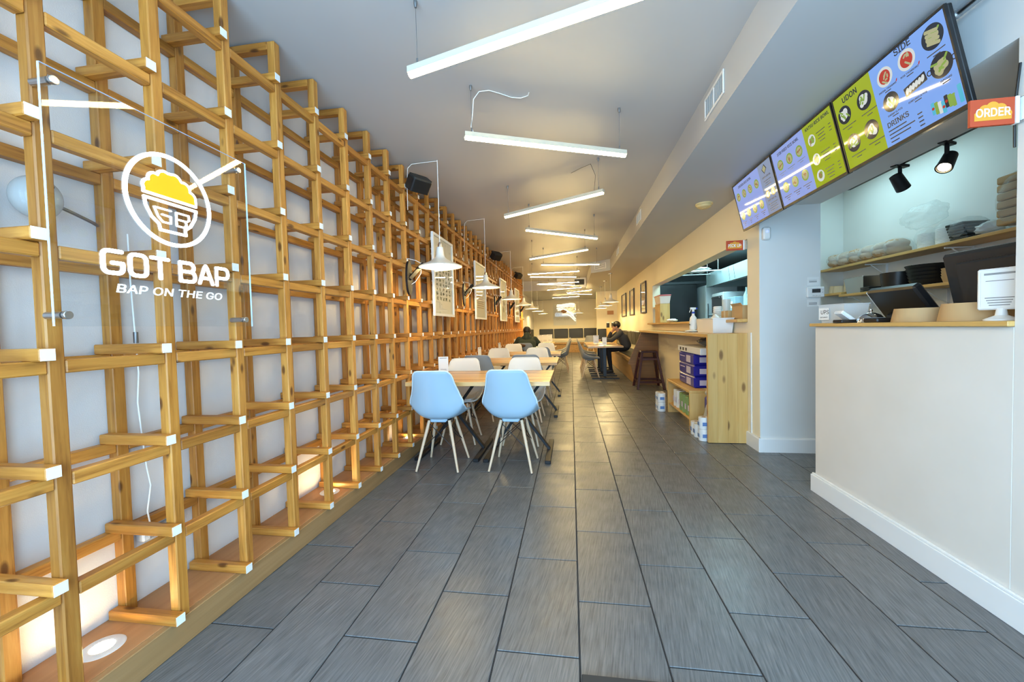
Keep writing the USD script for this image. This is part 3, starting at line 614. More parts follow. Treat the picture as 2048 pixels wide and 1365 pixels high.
def pedestal(x0, x1, y0, y1, lab):
    t = T('pedestal_table', lab, 'table', ((x0+x1)/2, (y0+y1)/2, 0)); hx, hy = (x1-x0)/2, (y1-y0)/2
    for i in range(6): P('top_plank', cbox(-hx, hx, -hy+2*hy*i/6+.0002, -hy+2*hy*(i+1)/6-.0002, .702, .738, .0012), 'butcher_x', t)
    P('column', [cbox(-.04, .04, -.04, .04, .03, .69, .006), cbox(-.18, .18, -.16, .16, .688, .7015, .003)], 'black_metal', t)
    for q in (-1, 1): P('foot_bar', cbox(-.30, .30, q*.25-.02, q*.25+.02, 0, .025, .004), 'black_metal', t)
    P('foot_link', cbox(-.025, .025, -.23, .23, .004, .03, .003), 'black_metal', t)
pedestal(.36, 1.13, 8.98, 9.68, 'nearest wooden pedestal table on the right, before the padded bench')
pedestal(.36, 1.13, 9.93, 10.63, 'second wooden pedestal table on the right where the man sits')
pedestal(.36, 1.13, 10.85, 11.55, 'third wooden pedestal table along the right bench')

# menu cards on the tables
def card(x, y, z, rz, lab, h=.17, w=.098):
    t = T('menu_stand', lab, 'menu card', (x, y, z), rz)
    P('foot', lathe([(0, 0), (.035, 0), (.035, .006), (.010, .014), (.008, .03), (0, .03)], 24), 'white_plastic', t, smooth=40)
    P('card', cbox(-w/2, w/2, -.004, .004, .022, .022+h, .001), 'white_plastic', t)
    P('print', [box(-w*.36, w*.36, -.0046, -.0041, .022+h*.90, .022+h*.94)] + [box(-w*.3, w*.3, -.0046, -.0041, .022+h*(.28-.05*k), .022+h*(.295-.05*k)) for k in range(3)], 'grey_print', t)
card(-1.235, 3.72, .737, .05, 'white menu card on the nearest table, behind the left blue chair')
card(-1.30, 5.55, .737, 1.35, 'white menu card seen edge on at the second table')
card(-1.30, 7.15, .737, 1.35, 'white menu card seen edge on at the third table')
card(-1.32, 9.3, .737, 1.35, 'white menu card seen edge on beside the hooded person')
card(.74, 9.22, .739, -.05, 'white menu card in front on the nearest right table'); card(.60, 10.0, .739, -.05, 'white menu card on the second right table, half behind another', .2, .13)
for i, x in enumerate((-.86, -.74, -.62)): card(x, 11.1+.25*i, .737, .35, f'{["left", "middle", "right"][i]} one of three white menu cards on the long left table', .22, .15)

# ------------------------------------------------------------------ benches
M('vent_grey', (.62, .63, .62), .5); M('beige_pad', (.55, .50, .38), .6); M('faded_print', (.58, .57, .50), .6)
wood('bench_end', 'x', [(.25, (.18, .075, .012)), (.75, (.30, .135, .025))], rough=.5, knots=False, fine=30.)
bn = T('padded_bench', 'long bench with a thick wooden seat edge and black padded back along the right wall', 'bench')
P('seat_board', cbox(1.15, 1.687, 8.16, 15.05, .455, .520, .006), 'plank_y', bn); P('seat_cushion', cbox(1.20, 1.66, 8.17, 15.05, .520, .545, .01), 'black_leather', bn)
P('base_panel', cbox(1.24, 1.27, 8.16, 15.05, 0, .455, .003), 'plank_y', bn)
P('end_panel', ext(Polygon([(1.10, .42), (1.155, .40), (1.24, 0), (1.685, 0), (1.685, 1.045), (1.36, 1.045)]), .03).apply_transform(frame((0, 8.16, 0), (1, 0, 0), (0, 0, 1), (0, -1, 0))), 'bench_end', bn, label='slanted wooden end panel')
for k in range(10):
    y = 8.22+k*.68; P('back_cushion', xf(cbox(0, .06, 0, .66, 0, .36, .015), frame((1.60, y, .68), (.99, 0, .1), (0, 1, 0), (-.1, 0, .99))), 'black_leather', bn)
fb = T('banquette', 'cream topped wooden bench with four black back pads along the far wall', 'bench')
P('seat_board', cbox(-1.77, 1.34, 18.5, 19.09, .39, .46, .006), 'pine_board_y', fb); P('seat_cushion', cbox(-1.77, 1.34, 18.52, 19.05, .46, .52, .015), 'beige_pad', fb)
P('base_panel', cbox(-1.77, 1.34, 18.55, 18.58, 0, .39, .003), 'pine_board_y', fb)
for x in (-1.50, -.80, -.10, .60): P('back_pad', cbox(x, x+.65, 19.02, 19.095, .66, 1.10, .015), 'black_leather', fb)
lb = T('bench_pad', 'black padded back panel on the left wall beyond the lattice', 'back pad', (-1.775, 17.5, .66)); P('pad', cbox(0, .07, -.55, .75, 0, .44, .015), 'black_leather', lb)
ab = T('bench_pad', 'dark padded back panel on the short cream wall at the right end', 'back pad', (1.3, 15.098, .66)); P('pad', cbox(-.33, .25, -.07, 0, 0, .42, .015), 'black_leather', ab)

# far wall neon sign: unlit panel below, glowing tube picture above
fs = T('neon_sign', 'clear panel on the far wall with a glowing white food drawing and faded lettering', 'sign', (-.30, 19.0995, 1.26))
P('panel', cbox(-.53, .55, -.012, -.002, 0, 1.02, .002), 'acrylic', fs)
FW = lambda m: xf(m, frame((0, -.013, 0), (1, 0, 0), (0, 0, 1), (0, -1, 0)))
M('far_neon', (1, 1, 1), .4, emit=(1.0, .97, .86), estr=.85)
def ribbon(pts, w): return FW(ext(LineString(pts).buffer(w/2), .012))
P('neon_tube', [ribbon([(-.32, .92), (-.05, .96), (.30, 1.0), (.45, .98)], .10), ribbon([(-.34, .80), (-.1, .86), (.2, .90), (.46, .88)], .05), ribbon([(-.28, .72), (-.05, .78), (.12, .70), (.30, .55), (.5, .30)], .06), ribbon([(.12, .62), (.30, .62), (.42, .52)], .04), ribbon([(-.1, .50), (.1, .52), (.25, .45), (.50, .20)], .05), ribbon([(.5, .80), (.52, .72)], .04)], 'far_neon', fs)
P('neon_egg', FW(ext(affinity.scale(Point(-.02, .66).buffer(.11), 1.2, .8), .010)), 'print_amber', fs)
P('frosted_plate', FW(ext(sbox(-.52, .0, .54, .42), .004)), 'mat_board', fs); P('faded_lettering', FW(mv(text('GOT BAP', .10, .002, True, width=.62), -.40, .25, .004)), 'faded_print', fs)
ex = tag(P('wall_notice', cbox(1.33, 1.56, 15.085, 15.099, 1.60, 1.74, .002), 'print_amber'), 'small orange sign on the short cream wall at the far right', 'sign')
wd = T('water_stand', 'pale wooden stand with two dark bottles at the far right corner', 'drinks stand', (1.385, 14.2, 0))
P('stand', cbox(-.16, .16, -.16, .16, .546, 1.12, .01), 'spruce_z', wd)
for q in (-1, 1): P('bottle', mv(lathe([(0, 1.1205), (.050, 1.1205), (.052, 1.27), (.045, 1.285), (0, 1.285)], 20), q*.085-.03, 0, 0), 'black_plastic', wd, smooth=40); P('bottle_cap', mv(lathe([(.046, 1.2855), (.046, 1.312), (0, 1.315)], 20), q*.085-.03, 0, 0), 'white_plastic', wd)
ac = T('ceiling_air_conditioner', 'white boxed air outlet with a dark grille hanging at the far end of the ceiling', 'air conditioner', (.035, 12.75, 2.41))
P('casing', cbox(-.46, .46, 0, .45, 0, .311, .004), 'white_plastic', ac); P('grille', [box(.10, .40, -.006, -.0002, .10+.028*k, .112+.028*k) for k in range(6)] + [box(.10, .40, -.004, -.0002, .09, .26)], 'dark_print', ac)
dv = T('duct_vent', 'grey louvred vent on the angled duct face at the end of the soffit', 'vent', (.71, 9.618, 2.53), -.733+PI*0)
P('frame', cbox(-.17, .17, -.012, -.002, 0, .13, .002), 'white_plastic', dv); P('louvre', [box(-.15, .15, -.016, -.0122, .015+.022*k, .026+.022*k) for k in range(5)], 'grey_print', dv)
for i, y in enumerate((2.70, 5.5, 7.9)):
    v = T('soffit_vent', f'{["nearest", "middle", "farthest"][i]} flush white air vent in the side of the soffit', 'vent', (.914, y, 2.605))
    P('frame', [cbox(-.008, 0, -.165, .165, .055, .07, .002), cbox(-.008, 0, -.165, .165, -.07, -.055, .002), cbox(-.008, 0, -.165, -.15, -.0545, .0545, .002), cbox(-.008, 0, .15, .165, -.0545, .0545, .002), cbox(-.007, 0, -.005, .005, -.0545, .0545, .002)], 'white_plastic', v)
    P('louvre', [bar((-.003, -.145+.0132*k, -.05), (-.003, -.145+.0132*k, .05), .002, .007, up=(.6, .8, 0), c=.0003) for k in range(23) if abs(-.145+.0132*k) > .008], 'vent_grey', v)
    P('dark_back', box(-.0009, -.0002, -.149, .149, -.054, .054), 'grey_print', v)
M('monitor_grey', (.03, .032, .035), .4); M('rolls_brown', (.42, .26, .14), .7); film('bag_film_mid', (.86, .88, .88), .26); M('sensor_blue', (.4, .45, .7), .3, emit=(.5, .6, 1.), estr=.6); M('cream_plastic', (.66, .52, .25), .5)
# ------------------------------------------------------------------ menu screens over the counter
_up = np.array([-.097, 0, .413]); _up /= np.linalg.norm(_up); _out = np.array([-_up[2], 0, _up[0]])
M('screen_blue', (.02, .02, .03), .035, spec=.32, emit=(.24, .45, .98), estr=.86); M('screen_lilac', (.02, .02, .03), .035, spec=.32, emit=(.36, .47, .95), estr=.78)
M('screen_green', (.02, .02, .02), .035, spec=.32, emit=(.42, .52, .010), estr=.80); M('screen_grey', (.02, .02, .03), .035, spec=.32, emit=(.34, .42, .60), estr=.72)
M('screen_black', (.02, .02, .022), .1, emit=(.02, .03, .05), estr=.5); M('screen_white', (.1, .1, .1), .1, emit=(.75, .80, .78), estr=.75)
M('screen_red', (.1, .01, .01), .1, emit=(.50, .05, .03), estr=.8); M('screen_food', (.1, .1, .05), .1, emit=(.46, .44, .25), estr=.75); M('screen_leaf', (.05, .1, .02), .1, emit=(.28, .42, .08), estr=.7)
M('screen_brown', (.1, .05, .02), .1, emit=(.36, .20, .08), estr=.7); M('screen_text', (.01, .01, .01), .3, emit=(.03, .05, .09), estr=.6); M('screen_cyan', (.02, .1, .1), .1, emit=(.08, .42, .62), estr=.9); M('screen_dull', (.02, .02, .02), .3, emit=(.10, .17, .28), estr=.8)
SW, SH = .700, .4242
rs = random.Random(21)
def screen(yfar, lab):
    t = T('menu_screen', lab, 'screen')
    fr = frame((1.5, yfar, 2.443), (0, -1, 0), tuple(_up), tuple(_out))
    F = lambda m, off=0.: xf(m, fr @ trimesh.transformations.translation_matrix((0, 0, off)))
    R = lambda u0, v0, u1, v1, d=.0008: box(u0*SW, u1*SW, -v1*SH, -v0*SH, 0, d)
    P('bezel', F(ext(sbox(.001, -SH, SW-.001, 0).difference(sbox(.009, -SH+.016, SW-.009, -.009)), .012), -.008), 'black_plastic', t)
    P('back_cover', F(cbox(.002, SW-.002, -SH+.001, -.001, -.030, -.0085, .005)), 'black_plastic', t)
    return t, F, R
def disc(F, t, u, v, r, kind, name='dish_photo'):
    c = Point(u*SW, -v*SH); n = sub(name, t)
    plate = {'udon': 'screen_black', 'pot': 'screen_black', 'red': 'screen_white', 'bowl': 'screen_leaf', 'katsu': 'screen_white', 'plate': 'screen_black'}[kind]
    food = {'udon': 'screen_white', 'pot': 'screen_food', 'red': 'screen_red', 'bowl': 'screen_food', 'katsu': 'screen_leaf', 'plate': 'screen_white'}[kind]
    P('plate', F(ext(c.buffer(r, quad_segs=10), .0004), .0008), plate, n)
    f = unary_union([affinity.translate(Point(u*SW, -v*SH).buffer(r*rs.uniform(.22, .36), quad_segs=4), rs.uniform(-.42, .42)*r, rs.uniform(-.42, .42)*r) for _ in range(7)] + [c.buffer(r*(.72 if kind in ('red', 'bowl') else .5), quad_segs=6)])
    P('food', F(ext(f, .0004), .0012), food, n)
    g = [affinity.translate(LineString([(0, 0), (rs.uniform(-.5, .5)*r, rs.uniform(-.5, .5)*r)]).buffer(r*.09, quad_segs=2), u*SW+rs.uniform(-.4, .4)*r, -v*SH+rs.uniform(-.4, .4)*r) for _ in range(5)]
    P('garnish', F(ext(unary_union(g), .0004), .0016), {'red': 'screen_food', 'udon': 'screen_leaf', 'pot': 'screen_leaf', 'bowl': 'screen_brown', 'katsu': 'screen_brown', 'plate': 'screen_leaf'}[kind], n)
def lines(F, t, u, v, w, n, dv=.035, mat='screen_text', h=.010):
    P('small_print', [F(box((u-w/2*k)*SW, (u+w/2*k)*SW, -(v+i*dv)*SH-h*SH, -(v+i*dv)*SH, 0, .0004), .0008) for i, k in enumerate(n)], mat, t)
def words_(F, t, s, u, v, h, mat='screen_text', width=None, left=False):
    m = text(s, h, .0005, True, center=not left, width=width); P('menu_text', F(mv(m, u*SW, -v*SH-h, 0), .0008), mat, t)
# near screen
t, F, R = screen(2.572, 'nearest menu screen, udon on green and side dishes on blue')
P('green_half', F(R(.013, .025, .405, .96)), 'screen_green', t); P('blue_half', F(R(.405, .025, .987, .96)), 'screen_blue', t)
words_(F, t, 'UDON', .19, .07, .028, 'screen_black'); words_(F, t, 'SIDE', .69, .028, .028); words_(F, t, 'DRINKS', .445, .70, .024, left=True)
for u, v in ((.10, .28), (.31, .28), (.12, .67), (.31, .65)):
    disc(F, t, u, v, .048, 'udon'); lines(F, t, u+.02, v+.15, .15, (1, .35), .04)
for u, v, k in ((.52, .21, 'red'), (.70, .21, 'red'), (.52, .50, 'plate'), (.90, .49, 'pot')): disc(F, t, u, v, .045 if k != 'pot' else .050, k)
disc(F, t, .89, .19, .050, 'pot')
for sx in (-1, 1): P('pot_handle', F(ext(Point((.90*SW+sx*.056), -.49*SH).buffer(.012).difference(Point((.90*SW+sx*.056), -.49*SH).buffer(.008)), .0004), .0008), 'screen_black', t)
P('tempura', [F(ext(affinity.rotate(rrect(.062, .014, .006, .89*SW, -.19*SH+.024-.017*k), -18), .0004), .0020) for k in range(4)], 'screen_food', t)
dn = sub('dumpling_tray', t); P('tray', F(ext(affinity.rotate(rrect(.115, .042, .003, .715*SW, -.50*SH), 8), .0004), .0008), 'screen_black', dn)
P('dumplings', [F(ext(affinity.rotate(affinity.scale(Point(.715*SW-.042+.0165*k, -.50*SH-.006+.0023*k).buffer(.0135, quad_segs=5), .6, 1.1), -20), .0004), .0012) for k in range(6)], 'screen_white', dn)
for s, u, v, w in (('ORIGINAL TTEOKBOKKI', .52, .335, .105), ('ROSE TTEOKBOKKI', .70, .335, .095), ('SHRIMP (6 PCS)', .53, .625, .085), ('DUMPLINGS (6 PCS)', .71, .625, .095), ('JAPCHAE', .905, .625, .055)):
    words_(F, t, s, u, v, .0075, width=w); lines(F, t, u, v+.032, .05, (1,))
lines(F, t, .89, .335, .12, (1, .4), .03)
for u in (.60, .775): P('chilli_mark', F(ext(affinity.rotate(affinity.scale(Point(u*SW, -.325*SH).buffer(.006), .45, 1.3), -30), .0004), .0009), 'screen_red', t)
for i, k in enumerate((.15, .21, .17, .07)): P('small_print', F(box(.445*SW, (.445+k)*SW, -(.79+.042*i)*SH-.0055, -(.79+.042*i)*SH, 0, .0004), .0008), 'screen_text', t); P('price_print', F(box(.68*SW, .715*SW, -(.79+.042*i)*SH-.0055, -(.79+.042*i)*SH, 0, .0004), .0008), 'screen_text', t)
dk = sub('drinks_photo', t)
for i in range(9):
    u, v = .79+.022*i, .765+.012*((i*5) % 4); P('drink_can', F(ext(rrect(.017, .052 if i != 8 else .075, .004, u*SW, -(v+.07)*SH), .0004), .0008+.0001*i), ('screen_cyan', 'screen_leaf', 'screen_white', 'screen_cyan', 'screen_black', 'screen_leaf', 'screen_leaf', 'screen_blue', 'screen_cyan')[i], dk)
    if i in (0, 3, 4): P('can_band', F(ext(Point(u*SW, -(v+.07)*SH).buffer(.006), .0002), .0022), 'screen_red', dk)
# middle screen
t, F, R = screen(3.281, 'middle menu screen with stir fried and katsu rice bowls')
P('lilac_half', F(R(.013, .025, .58, .96)), 'screen_lilac', t); P('green_half', F(R(.58, .025, .987, .96)), 'screen_green', t)
words_(F, t, 'STIR FRIED RICE BOWL', .31, .085, .0185, width=.27); words_(F, t, 'KATSU RICE BOWL', .79, .065, .0195, 'screen_black', width=.235)
for u in (.13, .30, .47):
    disc(F, t, u, .29, .037, 'bowl'); lines(F, t, u, .42, .13, (1, .4), .035, 'screen_dull'); disc(F, t, u, .68, .037, 'bowl'); lines(F, t, u, .82, .13, (1, .5, .3), .035)
for v in (.28, .57, .82): disc(F, t, .675, v, .036, 'katsu'); lines(F, t, .81, v-.05, .12, (1, .7, .8, .6), .045); lines(F, t, .93, v-.05, .03, (1, 1, 1), .045)
# far screen
t, F, R = screen(3.990, 'farthest menu screen with chicken rice bowls on pale blue')
P('lilac_half', F(R(.013, .025, .70, .96)), 'screen_lilac', t); P('grey_half', F(R(.70, .025, .987, .96)), 'screen_grey', t)
words_(F, t, 'CHICKEN RICE BOWL', .33, .085, .0185, width=.25); words_(F, t, 'LUNCH SPECIAL', .84, .27, .012, width=.13); words_(F, t, 'CURRY SPECIAL', .84, .70, .012, width=.13)
for u in (.10, .265, .43, .60): disc(F, t, u, .29, .036, 'bowl'); disc(F, t, u, .70, .036, 'bowl'); lines(F, t, u, .83, .11, (1, .5, .3), .035)
P('box_icon', F(ext(affinity.rotate(sbox(.79*SW, -.20*SH, .87*SW, -.09*SH), 35), .0004), .0009), 'screen_black', t); P('box_fill', F(ext(affinity.rotate(sbox(.80*SW, -.19*SH, .86*SW, -.10*SH), 35), .0003), .0014), 'screen_food', t)
disc(F, t, .78, .60, .032, 'udon'); disc(F, t, .90, .60, .032, 'udon'); lines(F, t, .84, .78, .20, (1, .7, .9, .8), .04); lines(F, t, .84, .35, .16, (1, .6, .8), .04)
# black mounting rail under the screens, conduit at the ceiling
rail = T('screen_mount_rail', 'black wall mount rails and loose cables behind the lower edge of the menu screens', 'mount rail')
P('rail', [cbox(1.62, 1.659, 2.12, 3.88, 2.225, 2.245, .003), cbox(1.62, 1.659, 2.12, 3.88, 2.36, 2.38, .003)], 'black_metal', rail)
for y in (2.22, 2.93, 3.63): P('bracket', bar((1.614, y, 2.24), (1.656, y, 2.235), .05, .10, c=.004), 'black_metal', rail)
P('cable', tube([(1.64, 1.95+.12*i, 2.19-.012*((i*7) % 3)) for i in range(17)], .006, 6), 'black_plastic', rail)
cdt = T('ceiling_conduit', 'steel conduit pipe running along the soffit above the nearest menu screen', 'pipe'); P('pipe', tube([(1.60, y, 2.44) for y in np.linspace(-.6, 3.6, 8)], .011, 12), 'steel', cdt, smooth=True)
for y in (1.15, 1.95): P('clamp', [tube([(1.60, y, 2.44), (1.60, y, 2.461)], .008, 8), xf(cyl(.017, -.012, .012, 14), frame((1.60, y, 2.44), (1, 0, 0), (0, 0, 1), (0, -1, 0)))], 'steel', cdt)

# ------------------------------------------------------------------ order counter
oc = T('order_counter', 'white order counter with a wooden top and tall white skirting', 'counter')
P('body', cbox(1.66, 2.10, 1.7705, 3.015, 0, 1.148, .003), 'counter_paint', oc)
P('counter_top', cbox(1.638, 2.13, 1.7705, 3.045, 1.1485, 1.170, .003), 'spruce_y', oc)
P('skirting', [cbox(1.640, 1.6595, -1.0, 3.035, 0, .118, .002), cbox(1.646, 1.6595, -1.0, 3.030, .118, .130, .003), cbox(1.6605, 2.10, 3.0155, 3.035, 0, .125, .003)], 'white_trim', oc)
CT = 1.1705
def bowl_(r0, r1, h, name, lab, loc, mat, rimw=.004):
    t = T(name, lab, 'bowl', loc); P('bowl', lathe([(0, 0), (r0, 0), (r1, h), (r1-rimw, h), (r0-.003, .004), (0, .004)], 40), mat, t, smooth=35)
    P('rim', lathe([(r1-.001, h-.006), (r1+.003, h-.004), (r1+.003, h+.002), (r1-.005, h+.002)], 40), mat, t, smooth=35); return t
M('kraft', (.52, .34, .16), .7); M('kraft_pale', (.62, .52, .36), .7)
def upside(r0, r1, h, name, lab, loc, mat='kraft', cat='paper bowl', g=None):
    t = T(name, lab, cat, loc, 0, g); P('bowl', lathe([(0, h), (r1, h), (r0, 0), (r0-.004, 0), (r1-.004, h-.006), (0, h-.006)], 44), mat, t, smooth=35); return t
upside(.118, .104, .070, 'paper_bowl', 'brown paper bowl upside down on the order counter, left one', (1.80, 2.36, CT)); upside(.132, .118, .082, 'paper_bowl', 'brown paper bowl upside down on the order counter, right one beside the white card stand', (1.83, 2.10, CT))
qs = T('card_stand', 'white upright card stand with a printed notice at the right end of the order counter', 'card stand', (1.735, 1.90, CT), -1.15)
P('foot', lathe([(0, 0), (.05, 0), (.05, .006), (.018, .022), (.014, .05), (0, .05)], 28), 'white_plastic', qs, smooth=40); P('card', cbox(-.068, .068, -.012, .012, .045, .215, .006), 'white_plastic', qs)
P('paper', cbox(-.055, .055, -.0145, -.0121, .055, .205, .0005), 'white_matte', qs); P('print', [box(-.045, .045, -.0152, -.0146, .188, .196), box(-.040, .040, -.0152, -.0146, .162, .165)] + [box(-.042+.004*k, .042-.004*k, -.0152, -.0146, .092-.010*k, .096-.010*k) for k in range(4)], 'grey_print', qs)
mo = T('till_monitor', 'large black till monitor seen from behind on the order counter', 'monitor', (2.05, 2.20, CT), -1.50)
P('screen_back', xf(cbox(-.24, .24, -.03, .03, 0, .30, .02), frame((0, 0, .06), (1, 0, 0), (0, .97, .22), (0, -.22, .97))), 'monitor_grey', mo)
P('back_hump', xf(cbox(-.15, .15, -.06, -.028, .03, .25, .015), frame((0, 0, .06), (1, 0, 0), (0, .97, .22), (0, -.22, .97))), 'monitor_grey', mo); P('stand', [cbox(-.09, .09, -.05, .05, 0, .018, .006), bar((0, .0, .015), (0, .02, .14), .08, .03)], 'black_plastic', mo)
cbl = T('round_dark_lid', 'dark round cap resting on top of the till monitor', 'lid', (2.11, 2.03, CT+.362)); P('dome', lathe([(0, .035), (.03, .032), (.055, .015), (.06, 0), (0, 0)], 28), 'black_plastic', cbl, smooth=50)
pr = T('receipt_printer', 'black tilted till terminal with a pale edge behind the paper bowls', 'till terminal', (1.995, 2.63, CT), -1.54)
P('body', xf(cbox(-.17, .17, -.025, .025, 0, .21, .012), frame((0, -.03, .03), (1, 0, 0), (0, .82, .57), (0, -.57, .82))), 'black_plastic', pr); P('base', cbox(-.12, .14, -.09, .10, 0, .05, .01), 'black_plastic', pr); P('edge', xf(cbox(-.175, -.171, -.02, .02, .02, .20, .001), frame((0, -.03, .03), (1, 0, 0), (0, .82, .57), (0, -.57, .82))), 'white_plastic', pr)
P('handle', tube([(-.10, -.075, .10), (-.10, -.11, .12), (.10, -.11, .12), (.10, -.075, .10)], .007, 8), 'wire_grey', pr, smooth=True)
kb = T('payment_tray', 'low black payment device lying in front of the till terminal', 'payment terminal', (1.71, 2.52, CT), -1.5); P('case', cbox(-.05, .05, -.045, .045, 0, .025, .008), 'black_plastic', kb); P('keypad', cbox(-.04, .0, -.035, .035, .0251, .028, .002), 'grey_print', kb)
sv = T('metal_lid', 'shiny domed steel bell lid on the order counter', 'bell lid', (1.745, 2.63, CT)); P('dome', lathe([(0, .058), (.02, .056), (.045, .044), (.062, .022), (.068, 0), (.064, 0), (.06, .018), (.043, .04), (0, .054)], 36), 'chrome', sv, smooth=60); P('knob', lathe([(0, .078), (.008, .075), (.009, .068), (.004, .058), (0, .058)], 16), 'chrome', sv, smooth=60)
ph = T('white_handset', 'white slanted handset leaning beside the bell lid', 'handset', (1.725, 2.745, CT), -1.5); P('case', xf(cbox(-.035, .035, -.012, .012, 0, .11, .008), frame((0, 0, .004), (1, 0, 0), (0, .6, .8), (0, -.8, .6))), 'white_plastic', ph); P('base', cbox(-.04, .04, -.095, .01, 0, .02, .006), 'black_plastic', ph)
tb = T('cup_tub', 'clear plastic tub with a handwritten cup label at the left end of the order counter', 'tub', (1.765, 2.905, CT), -1.42)
fr8 = lambda w, d, h, k: trimesh.Trimesh(np.array([(sx*w*(k if z == 0 else 1), sy*d*(k if z == 0 else 1), z) for z in (0, h) for sx, sy in ((-1, -1), (1, -1), (1, 1), (-1, 1))]), [[0, 1, 5], [0, 5, 4], [1, 2, 6], [1, 6, 5], [2, 3, 7], [2, 7, 6], [3, 0, 4], [3, 4, 7], [0, 2, 1], [0, 3, 2]], process=False)
M('tub_clear', (.80, .82, .82), .25, alpha=.55)
P('tub', fr8(.105, .08, .12, .86), 'tub_clear', tb); P('rim', [bar((sx*.108, -.083, .12), (sx*.108, .083, .12), .008, .006) for sx in (-1, 1)] + [bar((-.108, sy*.083, .12), (.108, sy*.083, .12), .008, .006, up=(0, 0, 1)) for sy in (-1, 1)], 'tub_clear', tb)
lbm = np.eye(4); P('label', [cbox(-.098, -.012, -.0835, -.0825, .022, .10, .0002)], 'white_matte', tb); P('label_text', [xf(text('UPS', .026, .0006, False), frame((-.082, -.0836, .060), (1, 0, 0), (0, 0, 1), (0, -1, 0))), xf(text('just yours!', .009, .0006, False), frame((-.085, -.0836, .035), (1, 0, 0), (0, 0, 1), (0, -1, 0)))], 'dark_print', tb)

# serving room shelves with bags and boxes
def shelf(y0, y1, z, x0, lab):
    t = T('wall_shelf', lab, 'shelf'); P('board', cbox(x0, 3.098, y0, y1, z-.012, z+.012, .002), 'spruce_y', t)
    for y in np.arange(y0+.35, y1, .85): P('bracket', [bar((3.09, y, z-.16), (3.09, y, z-.013), .02, .008, c=.001), bar((3.09, y, z-.02), (x0+.05, y, z-.02), .012, .012, c=.001), bar((3.09, y, z-.14), (x0+.10, y, z-.025), .008, .008, c=.001)], 'white_trim', t)
shelf(2.4, 5.09, 1.752, 2.85, 'upper wooden wall shelf behind the order counter, full of bags')
shelf(4.74, 5.09, 1.475, 2.86, 'short lower wooden shelf behind the counter with paper cups'); shelf(2.6, 4.71, 1.445, 2.82, 'long lower wooden shelf behind the counter with black pots')
Z1 = 1.765
rg = random.Random(31)
for i in range(6):
    y = 4.95-.165*i; t = T('bread_bag', f'bag of white wrapped brown rolls on the upper shelf, number {["one", "two", "three", "four", "five", "six"][i]} from the left', 'bag', (2.98, y, Z1))
    P('rolls', [blob(-.02+rg.uniform(-.01, .01), 0, .052+.055*(q > 0), .095, .062, .048, .10, 3, i*3+k, 2) for k, q in enumerate((-1, 1))], 'rolls_brown', t, smooth=True)
    P('wrapper', blob(-.02, 0, .080, .115, .074, .080, .12, 4, 40+i), 'bag_film_mid', t, smooth=True)
for i, (y, r, h) in enumerate(((3.84, .072, .16), (3.67, .072, .17))):
    t = T('lid_stack_bag', f'{["left", "right"][i]} clear bag holding a stack of white plastic lids on the upper shelf', 'bag', (2.97, y, Z1))
    P('lid_stack', lathe([(0, 0)] + [(r*(.85+.03*(k % 2)), .006*k) for k in range(int(h*140))] + [(0, .006*(int(h*140)-1))], 28), 'white_plastic', t)
    P('film', blob(0, 0, h*.56, r*1.1, r*1.1, h*.56, .12, 3, 60+i), 'bag_film', t, smooth=True)
t = T('crumpled_bag', 'big empty crumpled clear bag puffed up over the lid stacks on the upper shelf', 'bag', (2.97, 3.86, Z1+.158)); P('film', [blob(0, .02, .13, .09, .20, .10, .3, 3, 72)], 'bag_film', t, smooth=True)
t = T('black_container_bag', 'clear bag full of black plastic containers on the upper shelf', 'bag', (2.95, 3.46, Z1)); P('container', [cbox(-.09, .09, -.09+.008*k, .05+.008*k, .022*k, .022*k+.018, .004) for k in range(6)], 'black_plastic', t); P('film', blob(0, 0, .08, .115, .105, .09, .15, 3.5, 73), 'bag_film', t, smooth=True)
t = T('white_cloth_bag', 'small white plastic bag lying on the upper shelf beside the black containers', 'bag', (2.92, 3.275, Z1)); P('film', blob(0, 0, .045, .07, .075, .045, .3, 3.5, 74), 'bag_film_dense', t, smooth=True)
t = T('paper_bag_sack', 'tall clear bag of brown paper cartons at the right end of the upper shelf', 'bag', (2.94, 3.08, Z1)); P('carton', [cbox(-.08, .08, -.10, .10, .055*k+.03, .055*k+.08, .008) for k in range(6)], 'kraft', t); P('film', blob(0, 0, .19, .12, .13, .20, .12, 3, 75), 'bag_film', t, smooth=True)
ZL, ZM = 1.4875, 1.4575
upside(.06, .05, .085, 'paper_cup', 'pale paper cup upside down on the short lower shelf, left one', (2.97, 5.02, ZL), 'kraft_pale', 'paper cup'); upside(.065, .056, .075, 'paper_tub', 'wide pale paper tub on the short lower shelf', (2.95, 4.905, ZL), 'kraft_pale', 'paper tub'); upside(.042, .030, .13, 'paper_cup', 'tall stack of pale paper cups on the short lower shelf', (2.96, 4.79, ZL), 'kraft_pale', 'paper cup')
t = T('steel_insert_pan', 'grey steel food pan on the shelf behind the counter', 'pan', (2.97, 4.57, ZM)); P('pan', fr8(.10, .14, .16, .85), 'steel', t); P('rim', [bar((sx*.103, -.143, .16), (sx*.103, .143, .16), .012, .006) for sx in (-1, 1)] + [bar((-.103, sy*.143, .16), (.103, sy*.143, .16), .012, .006) for sy in (-1, 1)], 'steel', t)
t = T('tray_stack', 'stack of dark trays lying on the long lower shelf', 'trays', (2.93, 4.35, ZM)); P('tray', [cbox(-.10, .10, -.06, .06, .012*k, .012*k+.009, .003) for k in range(4)], 'monitor_grey', t)
